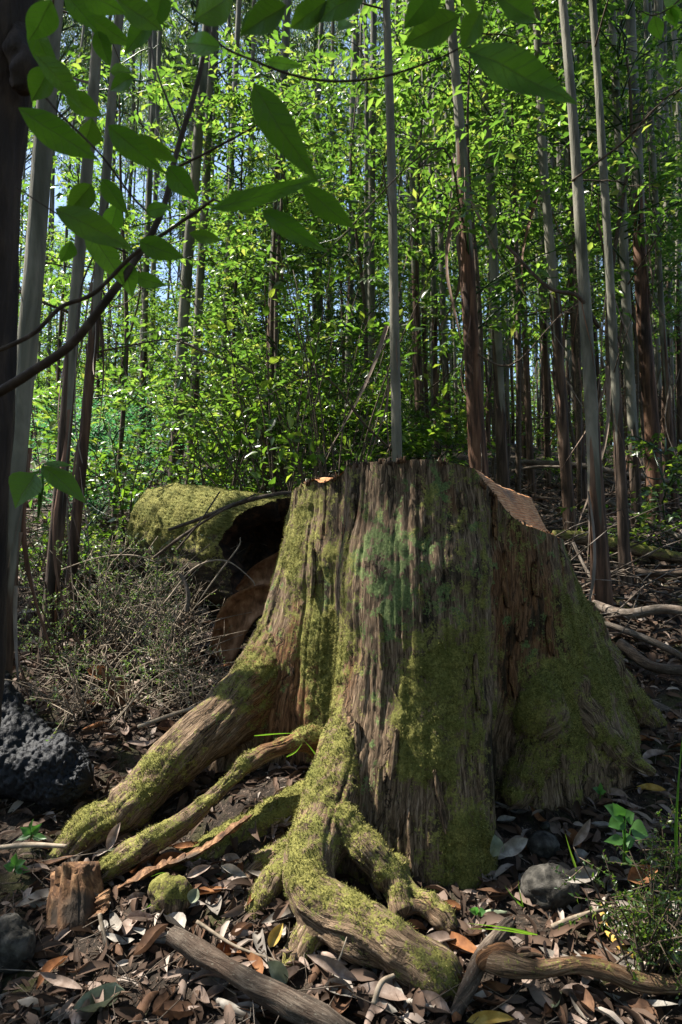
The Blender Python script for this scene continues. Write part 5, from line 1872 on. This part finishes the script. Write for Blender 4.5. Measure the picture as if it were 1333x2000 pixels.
stem('twig', sap, so, 'stem', (55, 150, .95, .003), (120, 225, .95, .003), (195, 300, .97, .003), (260, 385, 1.0, .003), (300, 425, 1.02, .003))
stem('twig', sap, so, 'stem', (418, 390, .95, .003), (470, 405, .93, .003), (530, 385, .92, .0025), (590, 360, .9, .002))
stem('twig', sap, so, 'stem', (30, 365, 1.0, .002), (100, 410, 1.0, .002), (180, 460, 1.0, .0025), (250, 495, 1.02, .003))
stem('twig', sap, so, 'stem', (150, 660, 1.07, .004), (160, 560, 1.1, .003), (190, 480, 1.12, .003), (215, 380, 1.12, .002))
stem('twig', sap, so, 'stem', (150, 320, 1.0, .002), (162, 400, 1.0, .002), (185, 440, 1.0, .002))


def big_leaf(parent, org, bx, by, tx, ty, w, Y, mat, dY=.03, seed=0, bend=.12, nrm=None):
    A, B = at(bx, by, Y), at(tx, ty, Y + dY)
    L = np.linalg.norm(B - A)
    m_ = leaf_mesh(L, w / F * Y * random.uniform(.82, 1.08), mat, int(bx * 3 + by + seed), 11, 22, random.uniform(.06, .28), bend * random.uniform(.3, 1.8), True, .02)
    vd = unit(np.array([0, 0, HC]) - (A + B) / 2)
    n_ = vd + np.array([random.uniform(-.6, .6), 0, random.uniform(-.35, .5)]) if nrm is None else nrm
    return link('leaf', m_, parent, A - org, quat_from(B - A, n_))


SL = [(495, 165, 608, 355, 80, .74, 0), (590, 362, 692, 452, 55, .80, 0), (412, 408, 655, 345, 46, .84, 0), (512, 412, 648, 497, 48, .86, 0),
      (36, 210, 186, 318, 62, .80, 0), (212, 245, 322, 342, 62, .90, 0), (272, 262, 345, 322, 36, .95, 0), (328, 325, 388, 396, 56, .92, 0),
      (285, 412, 342, 404, 32, .98, 0), (370, 455, 442, 472, 28, 1.0, 0), (272, 472, 362, 505, 42, .95, 0), (108, 408, 262, 482, 62, .85, 0),
      (172, 445, 245, 555, 52, 1.0, 1), (262, 150, 205, 178, 34, 1.05, 0), (68, 104, 168, 208, 66, .78, 0), (60, 40, 110, 160, 60, .85, 0),
      (130, -10, 190, 60, 50, .95, 0), (170, 30, 260, 95, 48, 1.0, 0), (180, 230, 165, 300, 50, 1.0, 0), (260, 540, 330, 560, 34, 1.1, 0),
      (215, 140, 262, 140, 34, 1.1, 0), (280, 20, 345, 0, 40, .95, 0), (240, 510, 262, 585, 40, 1.05, 1), (140, 470, 120, 520, 40, 1.0, 0),
      (452, 372, 500, 420, 40, .95, 0), (200, 350, 250, 420, 46, .95, 0), (190, 60, 215, 130, 46, 1.0, 0), (100, 130, 60, 200, 50, .9, 0), (100, 0, 60, 90, 70, .8, 0), (160, -20, 250, 30, 60, .8, 0), (230, 0, 320, 60, 54, .85, 0), (300, 30, 240, 110, 50, .9, 0), (320, -20, 300, 60, 46, .9, 0), (130, 180, 200, 230, 44, .95, 0), (180, 360, 130, 420, 46, .95, 0), (230, 400, 210, 470, 40, 1.0, 1)]
for (bx, by, tx, ty, w, Y, br) in SL:
    big_leaf(sap, so, bx, by, tx, ty, w, Y, M['blade_bright' if br else 'blade'])
ob = thing('overhanging_branch', 'leafy branch drooping across the top edge close to the camera', 'branch', at(560, -60, .8))
oo = np.array(ob.location)
stem('twig', ob, oo, 'stem', (400, 40, .82, .0022), (432, 88, .82, .0025), (500, 120, .82, .0028), (570, 146, .82, .003), (640, 158, .82, .003), (720, 155, .81, .0028), (800, 135, .80, .0025), (890, 98, .79, .002), (930, 60, .78, .002), (960, -60, .78, .002), n=70)
stem('twig', ob, oo, 'stem', (432, 88, .82, .0015), (440, 140, .82, .0013), (480, 150, .82, .001), (530, 150, .82, .001))
for (bx, by, tx, ty, w, Y, br) in [(912, 98, 1142, 196, 100, .70, 0), (432, 92, 342, 78, 46, .76, 1), (470, 60, 560, 20, 60, .74, 0), (560, 10, 460, 70, 56, .7, 0), (640, 0, 560, 60, 60, .7, 0),
                                   (720, -20, 600, 40, 64, .68, 0), (380, 40, 470, -20, 60, .72, 0), (900, 30, 785, 88, 74, .70, 0), (860, -40, 790, 60, 70, .68, 0), (900, -30, 938, 52, 30, .75, 0),
                                   (960, -10, 1060, 40, 70, .72, 0), (940, 20, 900, 100, 60, .72, 0), (520, 120, 600, 130, 26, .85, 1), (660, 60, 700, 30, 30, .85, 1)]:
    big_leaf(ob, oo, bx, by, tx, ty, w, Y, M['blade_bright' if br else 'blade'])
ob2 = thing('overhanging_branch', 'small leafy twig hanging in at the top right corner', 'branch', at(1340, -20, 1.3))
oo = np.array(ob2.location)
stem('twig', ob2, oo, 'stem', (1345, -20, 1.3, .003), (1310, 15, 1.3, .003), (1275, 30, 1.3, .002), (1250, 20, 1.3, .001))
for (bx, by, tx, ty, w) in [(1278, 30, 1290, 82, 34), (1310, 15, 1320, 60, 30), (1270, 26, 1252, 40, 20), (1330, 5, 1290, -20, 34), (1330, 100, 1345, 150, 40), (1300, 20, 1340, 40, 30)]:
    big_leaf(ob2, oo, bx, by, tx, ty, w, 1.3, M['blade_bright'])

# near dark trunk cut by the left edge
nt = thing('near_trunk', 'very dark rough trunk cut off by the left edge close to the camera', 'tree', at(-20, 1000, 1.5))
no = np.array(nt.location)
P, rad = pts((-60, 1500, 1.62, .06), (-40, 1000, 1.55, .062), (-30, 700, 1.52, .062), (-25, 420, 1.5, .062), (-5, 250, 1.5, .068), (5, 120, 1.5, .078), (15, 0, 1.5, .07), (30, -300, 1.5, .065), (60, -900, 1.5, .06), (90, -2500, 1.5, .05))
V, Q, T, ang, arc = tube(P, rad, 36, 160)
V = V + ((fbm(V * np.array([26, 26, 3]), 3, 5) - .5) * .03)[:, None] * unit(V - np.vstack([np.repeat(catmull(P, 160), 36, 0), P[0], P[-1]]))
link('trunk', mesh_np('trunk', V - no, Q, T, [M['darkbark']]), nt)
P, rad = pts((30, 60, 1.48, .03), (48, 130, 1.44, .034), (55, 175, 1.44, .02))
V, Q, T, *_ = tube(P, rad, 20, 24)
link('knob', mesh_np('knob', V + ((fbm(V * 30, 2, 5) - .5) * .03)[:, None] - no, Q, T, [M['darkbark']]), nt)

# ------------------------------------------------------------------ unseen trees left of the camera, their crowns added to dapple sun on the stump
LIT = [(400, 970, 4.6, .34), (480, 985, 4.4, .26), (300, 965, 5.0, .34), (1030, 985, 3.2, .15), (960, 950, 2.9, .12), (565, 1000, 3.1, .12), (560, 1120, 3.1, .13), (240, 1130, 4.1, .35), (330, 1200, 4.0, .25), (130, 1250, 3.9, .25),
       (330, 1430, 2.85, .14), (420, 1370, 2.95, .10), (540, 1450, 2.70, .10), (450, 1520, 2.62, .12), (300, 1640, 2.52, .13), (215, 1590, 2.7, .10), (140, 1640, 2.64, .12),
       (640, 1520, 2.52, .14), (620, 1600, 2.45, .12), (610, 1700, 2.30, .12), (670, 1780, 2.20, .13), (750, 1830, 2.14, .10), (640, 1400, 2.6, .07), (450, 1720, 2.4, .10), (330, 1900, 2.1, .12),
       (560, 1900, 2.05, .14), (660, 1910, 2.0, .08), (470, 1830, 2.2, .10), (100, 1400, 3.0, .16), (150, 1450, 2.9, .10), (1290, 1560, 2.8, .10), (1250, 1620, 2.55, .06), (1270, 1450, 3.1, .10), (1200, 1740, 2.3, .06), (1300, 1900, 2.0, .08), (1000, 960, 3.2, .14), (1160, 1210, 4.4, .12),
       (1290, 1200, 4.3, .15), (200, 1800, 2.3, .05), (990, 1860, 2.05, .05), (1100, 1760, 2.3, .04), (260, 1380, 3.4, .15), (1190, 1500, 2.8, .05)]
LP = np.array([at(a, b, c) for a, b, c, d in LIT])
LR = np.array([l[3] for l in LIT])
cr = np.random.default_rng(77)
shade = [thing('shade_tree', 'unseen gum tree left of the view, crown added to shade the stump', 'tree', (-5.2, 2.2, float(gz(-5.2, 2.2)))),
         thing('shade_tree', 'unseen gum tree nearer the log, wide crown added to shade the ground', 'tree', (-4.6, 5.0, float(gz(-4.6, 5.0))))]
accs = [Acc(), Acc()]
Ps = [[], []]
Ds = [[], []]
n_keep = 0
for q in range(1290):
    G = np.array([cr.uniform(-2.6, 3.2), cr.uniform(.6, 4.6), 0.4])
    h = cr.uniform(6.5, 9.5)
    if 1150 <= q < 1290:  # more leaf clusters added to shade the near sapling
        G = np.array([cr.uniform(-1.1, .7), cr.uniform(.3, 1.3), 1.8])
        h = cr.uniform(4.5, 7.5)
    c = G + S * (h / S[2])
    # leave gaps where the photograph shows sun falling through
    w = c - LP
    dist = np.linalg.norm(w - (w @ S)[:, None] * S, axis=1)
    if (dist < LR + .17).any():
        continue
    n_keep += 1
    t = 0 if c[1] < 4.0 else 1
    nl = 30
    tw = unit(cr.normal(0, 1, 3))
    Ps[t].append(c + cr.normal(0, .13, (nl, 3)))
    Ds[t].append(unit(np.array([0, 0, -.6]) + cr.normal(0, .6, (nl, 3))))
    if cr.random() < .5:
        accs[t].tube([c - tw * .2, c + tw * .2], [.008, .004], 4, rnd=.2)
for t in (0, 1):
    o_ = np.array(shade[t].location)
    if not Ps[t]:
        continue
    P, D = np.vstack(Ps[t]), np.vstack(Ds[t])
    L = cr.uniform(.11, .17, len(P))
    leaves(accs[t], P - o_, D, cr.normal(0, 1, (len(P), 3)), L, L * .38, T_SMALL, cr.random(len(P)))
    link('crown', accs[t].mesh('crown', [M['gum_leaf']]), shade[t])
    top = P.mean(0)
    a = Acc()
    tip = np.array([o_[0] + .3, o_[1] + .2, top[2] + .5])
    C = np.array([o_ - [0, 0, .2], o_ * .6 + tip * .4 + [.1, .05, 0], tip]) - o_
    a.tube(C, [.14, .11, .05], 14, 30)
    for q in range(14):
        e = P[cr.integers(len(P))] - o_
        w = (e + o_)[None] * np.linspace(.6, 1, 5)[:, None] + (C[1] + C[2]) / 2 * np.linspace(.4, 0, 5)[:, None] - LP[:, None]
        if (np.linalg.norm(w - (w @ S)[..., None] * S, axis=-1) < LR[:, None] + .1).any():
            continue
        s0 = C[1] + (C[2] - C[1]) * cr.uniform(.2, 1)
        a.tube([s0, (s0 + e) / 2 + [0, 0, .4], e], [.035, .02, .008], 6, 12)
    V = np.vstack(a.V)
    m_ = a.mesh('trunk', [M['bark']])
    for nm, val in (('rough', .3), ('tone', .2)):
        x = m_.attributes.new(nm, 'FLOAT', 'POINT')
        x.data.foreach_set('value', np.full(len(V), val, np.float32))
    link('trunk', m_, shade[t])
print('shade clusters', n_keep, 'litter objects', nobj, 'objects', len(bpy.data.objects))

# things that would share a description are told apart by distance or by order
ORD = ['first', 'second', 'third', 'fourth', 'fifth', 'sixth', 'seventh', 'eighth', 'ninth', 'tenth', 'eleventh', 'twelfth', 'thirteenth', 'fourteenth']
by = {}
for o in bpy.data.objects:
    if o.parent is None and o.get('label') and 'viewpoint' not in o['label']:
        by.setdefault(o['label'], []).append(o)
for lab, L in by.items():
    if len(L) < 2 or len(L) > len(ORD):
        continue
    if L[0]['category'] == 'tree':
        L.sort(key=lambda o: o.location[1])
        for k, o in enumerate(L):
            o['label'] = ('nearest ' if k == 0 else ('farthest ' if k == len(L) - 1 else ORD[k] + ' nearest ')) + lab
    else:
        L.sort(key=lambda o: float(project(np.array(o.location))[0]))
        for k, o in enumerate(L):
            o['label'] = lab + (', leftmost' if k == 0 else (', rightmost' if k == len(L) - 1 else ', ' + ORD[k] + ' from left'))
